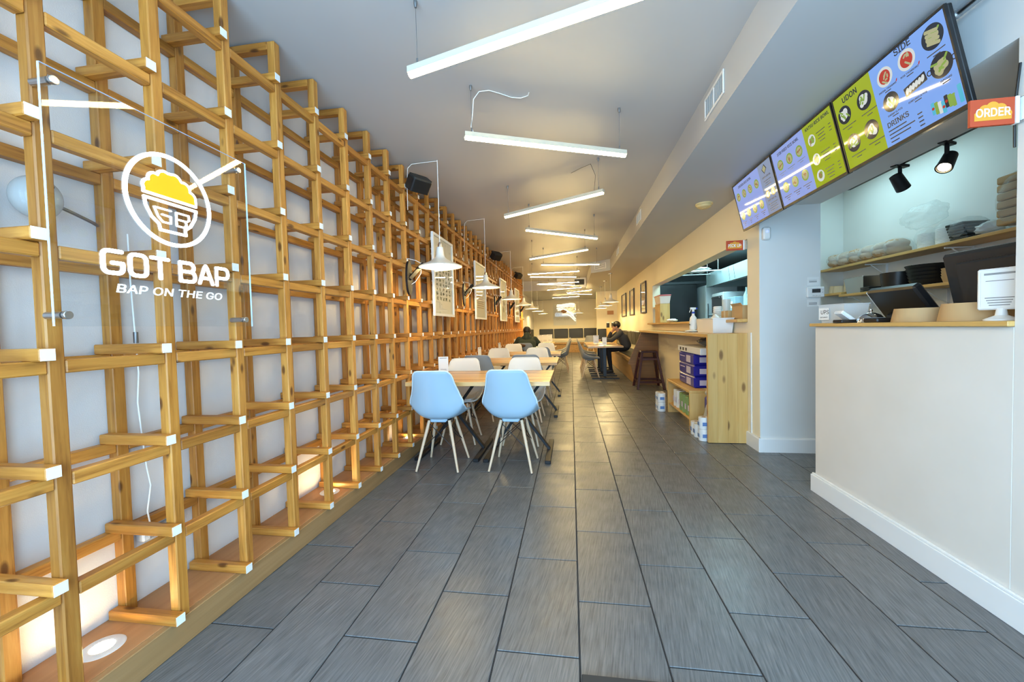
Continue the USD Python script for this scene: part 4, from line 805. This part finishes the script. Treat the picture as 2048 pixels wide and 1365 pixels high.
t = T('black_pot', 'black cooking pot on the long lower shelf, left of the pile of black pans', 'pot', (2.96, 4.13, ZM)); P('pot', lathe([(0, 0), (.11, 0), (.125, .15), (.119, .15), (.105, .006), (0, .006)], 36), 'black_plastic', t, smooth=40); P('handle', bar((0, -.12, .13), (0, -.18, .14), .03, .012), 'black_plastic', t)
t = T('black_pan_pile', 'pile of black iron pans and lids with loop handles on the long lower shelf', 'pans', (2.95, 3.80, ZM))
for k in range(5): P('pan', lathe([(0, .03*k), (.10+.006*k, .03*k), (.125+.006*k, .03*k+.05), (.12+.006*k, .03*k+.05), (.095+.006*k, .03*k+.005), (0, .03*k+.005)], 32), 'black_plastic', t, smooth=40)
P('handle', [tube([(0, -.14, .16), (0, -.18, .20), (.0, -.21, .19), (0, -.15, .15)], .006, 8), tube([(0, .13, .16), (0, .17, .19), (0, .14, .15)], .006, 8)], 'black_plastic', t)
t = T('paper_bowl_stack', 'stack of brown paper bowls on the shelf beside the till monitor', 'bowls', (2.92, 3.52, ZM)); P('bowl', [lathe([(0, .02*k), (.07, .02*k), (.085, .02*k+.05), (.082, .02*k+.05), (.066, .02*k+.004), (0, .02*k+.004)], 32) for k in range(4)], 'kraft', t, smooth=35)
# track spots
def spot(x, y, z, rzz, lab, lit):
    t = T('track_spotlight', lab, 'spotlight', (x, y, z), rzz)
    P('head', xf(lathe([(0, .06), (.034, .06), (.040, -.05), (.034, -.05), (.030, .04), (0, .045)], 24), frame((0, 0, -.05), (1, 0, 0), (0, .75, .66), (0, -.66, .75))), 'black_metal', t, smooth=40); P('yoke', [bar((0, 0, -.02), (0, 0, .055), .02, .012), cbox(-.02, .02, -.06, .06, .055, .072, .003)], 'black_metal', t)
    P('lamp', xf(cyl(.029, -.044, -.040, 20), frame((0, 0, -.05), (1, 0, 0), (0, .75, .66), (0, -.66, .75))), 'spot_glow' if lit else 'black_plastic', t, label='glowing lamp' if lit else None)
    return t
spot(2.215, 2.74, 2.155, 2.1, 'lit black track spotlight hanging over the order counter', True); spot(2.215, 3.08, 2.155, -1.2, 'unlit black track spotlight hanging left of the lit one', False)
trk = T('spotlight_track', 'black track fixed to the back edge of the header beam carrying the spotlights', 'track'); P('track', cbox(2.1905, 2.24, 2.2, 3.6, 2.228, 2.255, .003), 'black_metal', trk)
# signs on brackets
M('sign_red', (.50, .065, .02), .45); M('sign_orange', (.75, .33, .03), .45)
def flag_sign(word, x0, x1, y, z0, z1, lab, name):
    t = T(name, lab, 'sign', ((x0+x1)/2, y, (z0+z1)/2)); w, h = (x1-x0)/2, (z1-z0)/2
    P('board', cbox(-w, w, -.006, .006, -h, h, .001), 'sign_red', t); FB = lambda m, o: xf(m, frame((0, -o, 0), (1, 0, 0), (0, 0, 1), (0, -1, 0)))
    cl = unary_union([Point(w*a, h*b).buffer(w*c) for a, b, c in ((-.62, -.20, .22), (-.35, .15, .28), (0, .32, .30), (.35, .18, .28), (.64, -.18, .22))] + [sbox(-w*.84, -h*.62, w*.84, -h*.05)])
    P('cloud_shape', FB(ext(cl.intersection(sbox(-w*.9, -h*.62, w*.9, h*.86)), .001), .0061), 'sign_orange', t); tw = 2*w*.78
    P('lettering', FB(mv(text(word, h*.60, .001, True, center=True, width=tw), 0, -h*.34, 0), .0072), 'white_matte', t, label=f'white lettering {word}')
    P('edge_strip', cbox(w, w+.012, -.010, .010, -h, h, .001), 'white_plastic', t); P('mount_plate', cbox(w+.012, w+.03, -.02, .02, -h*.9, h*.9, .003), 'steel', t)
flag_sign('ORDER', 1.487, 1.628, 1.752, 1.896, 1.994, 'orange and red flag sign reading ORDER on the pier at the right', 'order_sign')
flag_sign('PICK UP', 1.505, 1.655, 4.16, 1.888, 1.982, 'orange and red flag sign reading PICK UP above the pine counter', 'pick_up_sign')
tag(P('black_hanging_cable', tube([(1.655, 1.76, 2.12), (1.652, 1.765, 2.04), (1.652, 1.772, 1.98), (1.654, 1.775, 1.9), (1.656, 1.776, 1.82)], .004, 8), 'black_plastic', smooth=True), 'black cable hanging down the corner of the pier behind the order sign', 'cable')
# thermostat wall
th = T('thermostat', 'white thermostat with a dark display on the short wall', 'thermostat', (2.140, 3.8995, 1.440)); P('case', cbox(-.070, .070, -.026, 0, -.045, .045, .008), 'white_plastic', th); P('display', cbox(-.032, .035, -.0275, -.0255, -.005, .028, .001), 'dark_print', th); P('button', [cbox(-.03+.025*k, -.012+.025*k, -.029, -.0255, -.034, -.026, .001) for k in range(3)] + [cbox(.046, .058, -.029, -.0255, q, q+.012, .001) for q in (-.008, .012)], 'vent_grey', th)
for z, w, h, l in ((1.540, .048, .036, 'above'), (1.345, .050, .032, 'below')):
    n = T('paper_note', f'small white paper note taped to the wall {l} the thermostat', 'paper note', (2.13, 3.8995, z)); P('sheet', cbox(-w, w, -.0012, -.0002, -h, h, .0003), 'white_matte', n); P('print', [box(-w*.7, w*.6, -.0018, -.0013, h*.5-.014*k, h*.5-.010*k) for k in range(3)], 'grey_print', n)
al = T('motion_sensor', 'small white motion sensor in the corner below the menu screens', 'sensor', (1.735, 3.899, 1.97)); P('case', cbox(-.030, .030, -.05, 0, -.05, .06, .010), 'white_plastic', al); P('window', mv(trimesh.creation.icosphere(2, .014), 0, -.048, .02), 'sensor_blue', al, smooth=True)
sm = T('smoke_detector', 'cream round smoke detector under the soffit', 'smoke detector', (1.424, 4.537, SOF-.05)); P('case', lathe([(0, 0), (.045, 0), (.068, .012), (.078, .032), (.085, .034), (.085, .05), (0, .05)], 36), 'cream_plastic', sm, smooth=35)
P('dial', lathe([(0, -.004), (.02, -.004), (.022, 0), (0, 0)], 20), 'cream_plastic', sm)
M('carton_blue', (.35, .55, .66), .5)
M('bundle_black', (.06, .065, .07), .15); M('tub_pink', (.72, .60, .54), .4); M('lid_red', (.50, .10, .10), .4); M('brushed_steel', (.55, .70, .74), .30, .35, bump=(30., .15)); M('dark_duct', (.05, .06, .065), .5); M('fridge_white', (.66, .74, .78), .3); M('sticker_yellow', (.65, .60, .03), .5); M('bottle_cyan', (.45, .62, .66), .15)
# ------------------------------------------------------------------ pine bar counter below the hatch
bc = T('pine_bar_counter', 'pine bar counter with a solid board end under the kitchen hatch', 'counter')
for i in range(4):
    a, b = 1.323+.0915*i, 1.323+.0915*(i+1); P('end_board', cbox(a+.0002, b-.0002, 4.150, 4.188, .004, 1.083, .0012), 'spruce_z', bc)
P('top_board', [cbox(1.323, 1.505, 4.189, 8.13, 1.049, 1.083, .003), cbox(1.5055, 1.689, 4.189, 8.13, 1.049, 1.083, .003)], 'spruce_y', bc)
tag(P('trim_2', cbox(1.682, 1.69, 4.06, 4.085, .13, 1.09, .002), 'white_trim'), 'narrow white trim strip beside the pine counter end', 'trim', kind='structure')
BT = 1.0835
tb2 = T('white_storage_tub', 'white plastic storage tub on the pine bar counter', 'tub', (1.575, 4.72, BT)); w_, d_, h_ = .105, .28, .155
P('tub', [fr8(w_, d_, h_, .9), fr8(w_-.004, d_-.004, h_, .9).apply_translation((0, 0, .004))], 'white_plastic', tb2)
P('rim', [bar((sx*w_, -d_, h_), (sx*w_, d_, h_), .012, .008) for sx in (-1, 1)] + [bar((-w_, sy*d_, h_), (w_, sy*d_, h_), .012, .008) for sy in (-1, 1)], 'white_plastic', tb2)
ppc = T('white_packet', 'white packet sticking up out of the storage tub', 'packet', (1.555, 4.62, BT+.008)); P('packet', blob(0, 0, .10, .05, .10, .09, .12, 3, 5), 'white_plastic', ppc, smooth=True)
t = T('spray_bottle', 'white spray bottle with a blue and white trigger on the pine bar counter', 'bottle', (1.50, 5.22, BT+.03)); P('bottle', lathe([(0, 0), (.040, 0), (.044, .01), (.044, .11), (.036, .15), (.016, .18), (.016, .20), (0, .20)], 28), 'white_plastic', t, smooth=50); M('blue_plastic', (.02, .06, .42), .35); M('tissue', (.82, .80, .74), .8)
P('collar', cyl(.018, .200, .222, 18), 'blue_plastic', t); P('trigger', [bar((0, 0, .222), (0, -.0, .262), .026, .022), bar((-.035, 0, .265), (.03, 0, .262), .024, .026), bar((-.03, 0, .25), (-.045, 0, .215), .012, .008)], 'white_plastic', t); P('nozzle', bar((.03, 0, .262), (.048, 0, .262), .02, .02), 'blue_plastic', t); P('print', box(-.0451, -.0441, -.03, .03, .06, .07), 'dark_print', t)
t = T('white_cloth', 'crumpled white cloth under the spray bottle', 'cloth', (1.48, 5.22, BT)); P('cloth', blob(0, 0, .014, .07, .12, .015, .35, 3, 8), 'tissue', t, smooth=True)
# bar stools nested at the end of the bar
def stool(x, y, s, lab):
    t = T('wooden_stool', lab, 'stool', (x, y, 0)); H = .70*s; a, b = .13*s, .235*s
    P('seat', cbox(-a-.02, a+.02, -a-.02, a+.02, H-.03, H, .006), 'dark_stain_x', t)
    cs = {(sx, sy): ((sx*a, sy*a, H-.03), (sx*b, sy*b*1.1, 0)) for sx in (-1, 1) for sy in (-1, 1)}
    for k, (p, q) in cs.items(): P('leg', bar(q, p, .042, .042, up=(0, 1, 0), c=.004), 'dark_stain_z', t)
    at = lambda k, f: np.array(cs[k][0]) + (np.array(cs[k][1])-np.array(cs[k][0]))*f
    for f in (.18, .80):
        for k1, k2 in (((-1, -1), (1, -1)), ((1, -1), (1, 1)), ((1, 1), (-1, 1)), ((-1, 1), (-1, -1))): P('rail', bar(at(k1, f), at(k2, f), .022, .04, c=.003), 'dark_stain_x', t)
stool(1.425, 7.80, 1.0, 'dark red stained wooden bar stool at the end of the pine bar counter')
# low rack with kitchen roll packs, packs around it
rk = T('low_rack', 'low wooden rack bench under the pine bar counter', 'rack'); P('top_board', cbox(1.27, 1.46, 4.60, 5.62, .425, .452, .003), 'spruce_y', rk); P('shelf_board', cbox(1.285, 1.45, 4.63, 5.59, .115, .135, .002), 'spruce_y', rk)
for y in (4.60, 5.595): P('side_board', cbox(1.275, 1.455, y, y+.025, 0, .4245, .003), 'spruce_z', rk)
M('pack_white', (.72, .73, .72), .3, bump=(60., .5)); M('pack_green', (.22, .33, .12), .35, bump=(60., .5)); M('pack_blue', (.012, .014, .25), .3, bump=(40., .3)); M('pack_print', (.55, .50, .62), .4); M('pack_silver', (.52, .54, .55), .22, .3, bump=(45., .8)); M('roll_brown', (.30, .20, .12), .8); M('print_blue', (.10, .20, .45), .4)
def rollpack(name, lab, loc, nx, ny, nz, r, h, wrap, prt, core=True):
    """shrink wrapped pack of paper rolls lying along y, ends facing -x side"""
    t = T(name, lab, 'paper pack', loc)
    for i in range(nx):
        for j in range(ny):
            for k in range(nz):
                c = (r+2*r*i, r+2*r*j, h*k); P('roll', mv(lathe([(.02, .001), (r*.97, .001), (r, .012), (r, h-.012), (r*.97, h-.001), (.02, h-.001)], 20), *c), wrap, t, smooth=30)
                P('core', mv(cyl(.019, .002, h-.0005, 12), *c), 'roll_brown', t)
    W, D = 2*r*nx, 2*r*ny
    P('wrap_print', [box(-.0006-.001, -.001, r*.5+2*r*j, r*1.5+2*r*j, h*k+h*.3, h*k+h*.6) for j in range(ny) for k in range(nz)] + [box(r*.5+2*r*i, r*1.5+2*r*i, -.0016, -.001, h*k+h*.3, h*k+h*.6) for i in range(nx) for k in range(nz)], prt, t, kind='stuff')
rollpack('paper_roll_pack', 'white pack of paper rolls stacked on the floor before the dark stool', (1.15, 5.62, 0), 1, 2, 2, .055, .125, 'pack_white', 'print_blue')
rollpack('paper_roll_pack', 'white pack of paper rolls on the floor against the pine counter end', (1.262, 4.205, 0), 1, 1, 2, .05, .12, 'pack_white', 'print_blue')
rollpack('paper_roll_pack', 'second white pack of paper rolls behind the one at the pine counter end', (1.255, 4.33, 0), 1, 2, 1, .055, .14, 'pack_white', 'print_blue')
for i, (y, c) in enumerate(((4.66, 'pack_green'), (4.92, 'pack_green'), (5.2, 'pack_white'))): rollpack('kitchen_roll_pack', f'{["nearest green", "middle green", "farthest white"][i]} pack of kitchen rolls inside the low rack', (1.295, y, .1355), 1, 2, 1, .058, .215, c, 'pack_print')
for i in range(3):
    t = T('napkin_carton', f'blue printed paper towel pack on the low rack, {["bottom", "middle", "top"][i]} of its stack', 'pack', (1.37, 4.76, .453+.131*i)); P('pack', cbox(0, .27, 0, .62, 0, .129, .014), 'pack_blue', t); P('front_print', [cbox(-.0012, -.0002, .13, .30, .02, .10, .0003), cbox(-.0012, -.0002, .36, .56, .075, .085, .0003), cbox(.06, .16, -.0012, -.0002, .03, .09, .0003)], 'pack_print', t)
t = T('white_carton_tray', 'white printed carton tray on top of the blue packs', 'carton', (1.36, 4.50, .847)); P('carton', cbox(0, .28, 0, .90, 0, .075, .006), 'pack_white', t); [P('print', cbox(-.0012, -.0002, .5+.12*k, .56+.12*k, .02, .055, .0003), 'dark_print', t) for k in range(3)]
t = T('black_film_roll', 'dark shiny plastic wrapped bundle on the white carton tray', 'bundle', (1.50, 4.68, .937)); P('bundle', blob(0, 0, .045, .10, .18, .048, .25, 3, 12), 'bundle_black', t, smooth=True)
t = T('wrapped_goods_bag', 'crumpled silver plastic wrapped goods piled behind the pine counter end', 'bag', (1.49, 4.41, 0)); P('lower_pack', cbox(-.09, .10, -.16, .12, .0, .42, .03), 'pack_blue', t); P('film', [blob(0, -.02, .46, .10, .155, .16, .3, 4, 13), blob(-.02, -.02, .20, .10, .155, .20, .3, 4, 14)], 'pack_silver', t, smooth=True)
oul = T('wall_outlet', 'white wall outlet under the pine bar counter', 'outlet', (1.6895, 5.95, .42)); P('plate', cbox(-.006, 0, -.035, .035, -.057, .057, .002), 'white_plastic', oul); P('socket', [cbox(-.0075, -.0061, -.016, .016, q-.014, q+.014, .0005) for q in (-.024, .024)], 'vent_grey', oul)

# ------------------------------------------------------------------ hatch sill and kitchen
hs = tag(P('hatch_sill', cbox(1.60, 1.86, 4.16, 8.78, 1.191, 1.222, .003), 'spruce_y'), 'wooden ledge along the bottom of the kitchen hatch', 'ledge')
HT = 1.2225
t = T('cardboard_box', 'open brown cardboard box at the right end of the hatch ledge', 'box', (1.80, 4.42, HT)); P('carton', fr8(.10, .13, .14, 1.), 'kraft', t); P('flap', bar((-.10, -.13, .14), (-.10, .13, .14), .004, .06, up=(-.6, 0, .8)), 'kraft', t)
t = T('cardboard_box', 'small brown cardboard box left of the open one on the hatch ledge', 'box', (1.79, 4.76, HT)); P('carton', cbox(-.09, .09, -.10, .10, 0, .10, .002), 'kraft', t); P('tape', box(-.092, -.0902, -.02, .02, .0, .10), 'kraft_pale', t)
t = T('paper_cup_stack', 'white stack of paper cups standing on the hatch ledge', 'cups', (1.76, 5.15, HT)); P('stack', lathe([(0, 0)] + [(.045+.006*(k % 2), .012*k) for k in range(14)] + [(.04, .168), (0, .168)], 24), 'white_matte', t); P('band', lathe([(.0515, .06), (.0518, .06), (.0518, .09), (.0515, .09)], 24), 'vent_grey', t)
t = T('clear_cup_stack', 'clear plastic cups behind the white paper cups on the hatch ledge', 'cups', (1.80, 4.98, HT)); P('cups', lathe([(0, 0), (.032, 0), (.045, .24), (.043, .24), (.03, .004), (0, .004)], 24), 'tub_clear', t, smooth=40)
pst = T('hatch_divider', 'wooden box divider standing on the left part of the hatch ledge', 'divider', (1.76, 8.10, HT))
P('box', [cbox(-.09, .09, -.22, -.20, 0, .36, .003), cbox(-.09, .09, .20, .22, 0, .36, .003), cbox(-.09, .09, -.199, .199, .335, .36, .003)], 'spruce_z', pst); P('front_board', cbox(-.088, -.07, -.199, .199, 0, .334, .002), 'spruce_z', pst)
sh2 = tag(P('hatch_shelf', cbox(1.70, 1.86, 8.33, 8.64, 1.52, 1.545, .002), 'spruce_y'), 'short wooden shelf between the hatch side and the divider', 'shelf')
t = T('red_lid_tub', 'white tub with a red lid on top of the wooden divider', 'tub', (1.76, 8.08, HT+.3605)); P('tub', fr8(.10, .24, .14, .85), 'tub_pink', t)
P('lid', cbox(-.105, .105, -.25, .25, .1402, .165, .008), 'lid_red', t)
t = T('white_towel', 'folded white towel lying on the hatch ledge', 'towel', (1.72, 7.2, HT)); P('towel', blob(0, 0, .03, .08, .2, .03, .25, 3, 15), 'tissue', t, smooth=True)
t = T('small_white_bottles', 'pair of small white bottles at the left end of the hatch ledge', 'bottles', (1.76, 8.50, HT)); P('bottle', lathe([(0, 0), (.035, 0), (.035, .10), (.015, .13), (.015, .15), (0, .15)], 20), 'white_plastic', t, smooth=40); P('bottle', mv(lathe([(0, 0), (.03, 0), (.03, .14), (.015, .17), (0, .17)], 20), -.03, -.10, 0), 'white_plastic', t, smooth=40)
hood = T('extractor_hood', 'long stainless steel extractor hood over the kitchen line', 'hood'); P('front_panel', cbox(2.80, 2.82, 5.3, 8.82, 1.932, 2.198, .004), 'brushed_steel', hood)
P('canopy', [cbox(2.8205, 4.0, 5.3, 8.82, 2.18, 2.198, .003), cbox(2.8205, 4.0, 8.80, 8.82, 1.932, 2.179, .003)], 'brushed_steel', hood); P('filter', [bar((2.84, 5.7+.52*k, 1.93), (3.5, 5.7+.52*k, 2.17), .5, .015, up=(-.35, 0, .93)) for k in range(6)], 'steel', hood); P('panel_seam', [bar((2.7985, 7.35+.22*k, 1.94), (2.7985, 7.43+.22*k, 2.19), .004, .003) for k in range(2)], 'dark_duct', hood); P('duct', cbox(3.1, 3.6, 6.4, 7.0, 2.1985, 2.555, .01), 'dark_duct', hood)
bk = T('black_curtain_panel', 'tall black panel closing the far end of the kitchen', 'panel'); P('panel', cbox(1.86, 2.75, 9.30, 9.34, 0, 2.06, .005), 'black_plastic', bk); P('rail', cbox(1.85, 2.95, 9.28, 9.36, 2.061, 2.12, .004), 'dark_duct', bk)
fg = T('steel_fridge', 'tall pale steel fridge beside the black panel in the kitchen', 'fridge', (2.95, 9.0, 0)); P('body', cbox(-.12, .5, -.02, .6, .05, 2.0, .02), 'fridge_white', fg)
P('door', cbox(-.118, .498, -.06, -.0205, .12, 1.98, .012), 'fridge_white', fg); P('handle', bar((-.09, -.085, 1.1), (-.09, -.085, 1.6), .02, .02), 'steel', fg); P('yellow_notice', cbox(.18, .33, -.063, -.0605, 1.40, 1.55, .0005), 'sticker_yellow', fg)
cl2 = T('cooking_line', 'stainless steel cooking line under the hood', 'cooker'); P('body', cbox(2.75, 3.5, 6.0, 8.75, .08, .92, .008), 'brushed_steel', cl2)
for k in range(3): P('control_panel', cbox(2.735, 2.7495, 6.1+.9*k, 6.9+.9*k, .70, .88, .003), 'dark_duct', cl2)
kr = T('kitchen_rack', 'steel rack shelf carrying the oven, bottles and red pot in the kitchen', 'rack'); P('shelf_board', cbox(2.76, 3.3, 5.9, 8.6, 1.325, 1.345, .003), 'steel', kr)
for y in (5.95, 7.25, 8.55): P('post', cbox(3.24, 3.28, y-.02, y+.02, .921, 1.3245, .003), 'steel', kr)
t = T('white_carton', 'pale blue carton beside the steel warmer on the kitchen rack', 'carton', (2.98, 7.62, 1.3455)); P('carton', cbox(-.15, .15, -.17, .17, 0, .30, .006), 'carton_blue', t); P('label', cbox(-.1525, -.1502, -.08, .08, .10, .22, .0005), 'white_matte', t)
t = T('countertop_oven', 'boxy steel warmer on the cooking line', 'oven', (3.0, 8.2, 1.3455)); P('case', cbox(-.2, .2, -.3, .3, 0, .42, .01), 'fridge_white', t); P('door', cbox(-.212, -.2005, -.27, .27, .05, .36, .004), 'steel', t); P('handle', bar((-.235, -.2, .33), (-.235, .2, .33), .018, .018), 'steel', t)
t = T('red_pot', 'dark red pot on the cooking line at the right', 'pot', (3.0, 6.35, 1.3455)); P('pot', lathe([(0, 0), (.20, 0), (.21, .42), (.20, .42), (.19, .01), (0, .01)], 32), 'lid_red', t, smooth=40); P('lid', lathe([(.212, .4202), (.212, .435), (.05, .47), (.05, .49), (0, .49)], 32), 'steel', t, smooth=40)
t = T('upright_bottles', 'row of tall clear bottles on the cooking line', 'bottles', (2.95, 6.85, 1.3455))
for k in range(4): P('bottle', mv(lathe([(0, 0), (.05, 0), (.05, .30), (.02, .38), (.02, .44), (0, .44)], 18), 0, .14*k, 0), 'bottle_cyan', t, smooth=40)
rkx = T('ceiling_rack', 'thin white rack with bags hung below the kitchen ceiling', 'rack', (2.35, 8.3, 2.18)); P('rack', [bar((-.35, -.3, 0), (.45, -.3, 0), .03, .02), bar((-.35, .3, 0), (.45, .3, 0), .03, .02)] + [bar((-.3+.18*k, -.3, .012), (-.3+.18*k, .3, .012), .012, .008) for k in range(5)], 'white_trim', rkx); P('hanger', [tube([(x, y, 0), (x, y, .38)], .006, 6) for x in (-.3, .4) for y in (-.3, .3)], 'steel', rkx); P('bag', blob(.1, 0, .06, .25, .2, .05, .3, 3, 33), 'white_plastic', rkx, smooth=True)

# ------------------------------------------------------------------ people
MF = manifold3d.Manifold
def hullchain(pairs, res=14):
    """pairs of (p, rp, q, rq): hulls of two spheres joined into one skin"""
    out = None; 
    for p, rp, q, rq in pairs:
        h = MF.batch_hull([MF.sphere(rp, res).translate(tuple(map(float, p))), MF.sphere(rq, res).translate(tuple(map(float, q)))])
        out = h if out is None else out + h
    return out
def skin(m, edge=.02, it=12):
    v, f, _ = meshkit.arrays(m.refine_to_length(edge)); t = trimesh.Trimesh(v, f, process=True); trimesh.smoothing.filter_taubin(t, iterations=it); return t
M('jacket_green', (.030, .042, .030), .85, bump=(50., .5)); M('jacket_grey', (.055, .055, .058), .85, bump=(50., .5)); M('hair_black', (.008, .007, .007), .5, bump=(160., .8)); M('skin_tone', (.48, .26, .17), .5); M('trousers_dark', (.012, .012, .016), .8); M('shoe_black', (.02, .02, .02), .5); M('sole_white', (.7, .7, .68), .6); M('coat_brown', (.10, .045, .018), .9, bump=(60., .6)); M('eye_dark', (.01, .008, .008), .2); M('lip_tone', (.36, .13, .10), .5)
def hand(wrist, d, up, side):
    """palm with four curled fingers and a thumb: d = pointing direction, up = back of the hand"""
    w, d, up = np.array(wrist, float), np.array(d, float), np.array(up, float); d /= np.linalg.norm(d); up -= d*(up@d); up /= np.linalg.norm(up); s = np.cross(d, up)*side
    ch = [(w, .026, w+d*.045+s*.016, .020), (w, .026, w+d*.045-s*.018, .020), (w+d*.045+s*.016, .019, w+d*.085+s*.030, .012), (w+d*.045-s*.018, .019, w+d*.085-s*.030, .012)]
    for k, (o, l) in enumerate(((.030, .066), (.010, .075), (-.011, .070), (-.031, .054))):
        a = w + d*.085 + s*o; b = a + d*l*.5 - up*l*.10; c = b + d*l*.30 - up*l*.30; ch += [(a, .0095, b, .009), (b, .009, c, .0075)]
    a = w + d*.03 + s*.034; b = a + s*.022 + d*.030 - up*.008; c = b + d*.030 - up*.014; ch += [(w+d*.02, .018, a, .012), (a, .0115, b, .0105), (b, .0105, c, .0085)]
    return hullchain(ch, 10)
def person(lab, loc, rz, kind):
    """seated, facing +y in its own frame, seat height z = .46 (origin on the floor below the hips)"""
    t = T('person', lab, 'person', loc, rz); H, lean, q = (.52, .22, .76) if kind == 'hood' else (.60, .13, .76)
    hip = lambda s: (s*.085, 0, H+(.07 if kind == 'hood' else .045)); knee = lambda s: (s*.11, .43, H+(.045 if kind == 'hood' else -.012)); ank = lambda s: (s*.11, .36 if s > 0 or kind == 'hood' else .38, .085)
    sh = lambda s: (s*.175, lean+.01, H+.53*q); neck = np.array((0, lean+.03, H+.60*q)); hd = np.array((0, lean+.10, H+.745*q))
    # trousers: one skin from the waist to the ankles
    ch = [((-.07, 0, H+.09), .115, (.07, 0, H+.09), .115), ((0, .01, H+.16), .12, (0, 0, H+.09), .125)]
    for s in (-1, 1): ch += [(hip(s), .088, knee(s), .060), (knee(s), .062, ank(s), .042)]
    body = P('trousers', skin(hullchain(ch)), 'trousers_dark', t, smooth=True)
    # skin: head, neck, ears, nose and the hands
    hm = MF.batch_hull([MF.sphere(.078, 20).scale((.92, 1.08, 1.0)).translate(tuple(hd+(0, -.01, .035))), MF.sphere(.055, 18).translate(tuple(hd+(0, .030, -.045))), MF.sphere(.030, 14).translate(tuple(hd+(0, .058, -.088)))]) + hullchain([(neck-(0, .0, .03), .052, hd+(0, -.015, -.05), .05)])
    hm += hullchain([(hd+(0, .080, .012), .009, hd+(0, .102, -.022), .012)], 10)
    for s in (-1, 1): hm += MF.sphere(.028, 12).scale((.35, .75, 1.1)).translate(tuple(hd+(s*.076, -.005, -.015)))
    P('head', skin(hm, .012, 6), 'skin_tone', t, smooth=True)
    [(P('eye', mv(trimesh.creation.icosphere(2, .0095), *(hd+(s*.031, .080, .012))), 'eye_dark', t, smooth=True), P('eyebrow', bar(hd+(s*.018, .088, .034), hd+(s*.046, .080, .032), .006, .006), 'eye_dark', t)) for s in (-1, 1)]; P('mouth', bar(hd+(-.020, .0865, -.058), hd+(.020, .0865, -.058), .008, .008), 'lip_tone', t)
    cap = MF.sphere(.093, 28).scale((.95, 1.08, 1.0)).translate(tuple(hd+(0, -.014, .042))) - MF.sphere(.1, 28).scale((.86, .62, 1.12)).translate(tuple(hd+(0, .094, -.058))) - MF.cube((.3, .3, .1), True).translate(tuple(hd+(0, 0, -.105)))
    v, f, _ = meshkit.arrays(cap.refine_to_length(.014)); n3 = meshkit.fbm(v*34, 3, 4)-.5; c0 = np.array(hd+(0, -.016, .04)); dv = (v-c0)/np.linalg.norm(v-c0, axis=1, keepdims=True); P('hair', trimesh.Trimesh(v+dv*n3[:, None]*.010, f, process=False), 'hair_black', t, smooth=True)
    # jacket: torso and sleeves in one skin
    if kind == 'hood':
        arms = [(sh(-1), (-.27, .25, H+.285), (-.13, .46, H+.285)), (sh(1), (.28, .25, H+.285), (.16, .48, H+.285))]
    else:
        arms = [(sh(-1), (-.22, .36, H+.23), (-.08, .58, H+.235)), (sh(1), (.23, .42, H+.215), (.095, .345, H+.41))]
    cz = H+.38*q; sz = H+.50*q
    tc = [((-.085, -.01, H+.10), .112, (.085, -.01, H+.10), .112), ((-.085, -.01, H+.10), .112, (-.10, lean*.6-.01, cz), .118), ((.085, -.01, H+.10), .112, (.10, lean*.6-.01, cz), .118), ((-.10, lean*.6-.01, cz), .118, (.10, lean*.6-.01, cz), .118), ((-.10, lean*.6, cz), .115, (-.13, lean, sz), .078), ((.10, lean*.6, cz), .115, (.13, lean, sz), .078), ((-.13, lean, sz), .078, (.13, lean, sz), .078), ((0, lean, sz), .085, (0, lean+.01, H+.575*q), .062)]
    for a, b, c in arms: tc += [(a, .070, b, .054), (b, .054, c, .040)]
    if kind == 'hood': tc += [((0, -.03+lean, H+.56*q), .085, (0, -.0+lean, H+.655*q), .075), ((-.05, -.02+lean, H+.565*q), .07, (.05, -.02+lean, H+.565*q), .07)]
    P('jacket', skin(hullchain(tc), .018, 8), 'jacket_green' if kind == 'hood' else 'jacket_grey', t, smooth=True, label='dark green hooded jacket' if kind == 'hood' else 'dark grey jacket')
    for i, (a, b, c) in enumerate(arms):
        d = np.array(c)-np.array(b); d /= np.linalg.norm(d); up = (0, 0, 1) if not (kind != 'hood' and i == 1) else (0, 1., .2)
        P('hand', skin(hand(np.array(c)+d*.02, d + (np.array((0, 0, -.15)) if not (kind != 'hood' and i == 1) else np.array((-.15, -.40, .1))), up, -1 if i == 0 else 1), .006, 4), 'skin_tone', t, smooth=True)
    for s in (-1, 1):
        a = np.array(ank(s)); P('shoe', skin(hullchain([(a+(0, -.01, -.02), .046, a+(0, .06, -.035), .042), (a+(0, .06, -.04), .040, a+(0, .15, -.048), .034), (a+(0, -.03, -.045), .038, a+(0, .06, -.042), .038)]), .015, 5), 'shoe_black', t, smooth=True); P('sole', ext(affinity.translate(rrect(.078, .25, .038), a[0], a[1]+.055), .018), 'sole_white', t)
    return t
person('person in a dark green hooded jacket seated at the left tables, back to the camera', (-.985, 8.70, 0), .03, 'hood')
person('person in a dark grey jacket on the right bench, hand at the face', (1.34, 10.25, 0), PI/2, 'bench')
t = T('brown_coat', 'brown coat hung over the chair back of the hooded person', 'coat', (-1.16, 8.38, .83)); P('coat', [blob(0, 0, -.02, .19, .055, .045, .3, 3, 51), blob(-.02, -.04, -.20, .18, .03, .20, .25, 3, 52)], 'coat_brown', t, smooth=True)
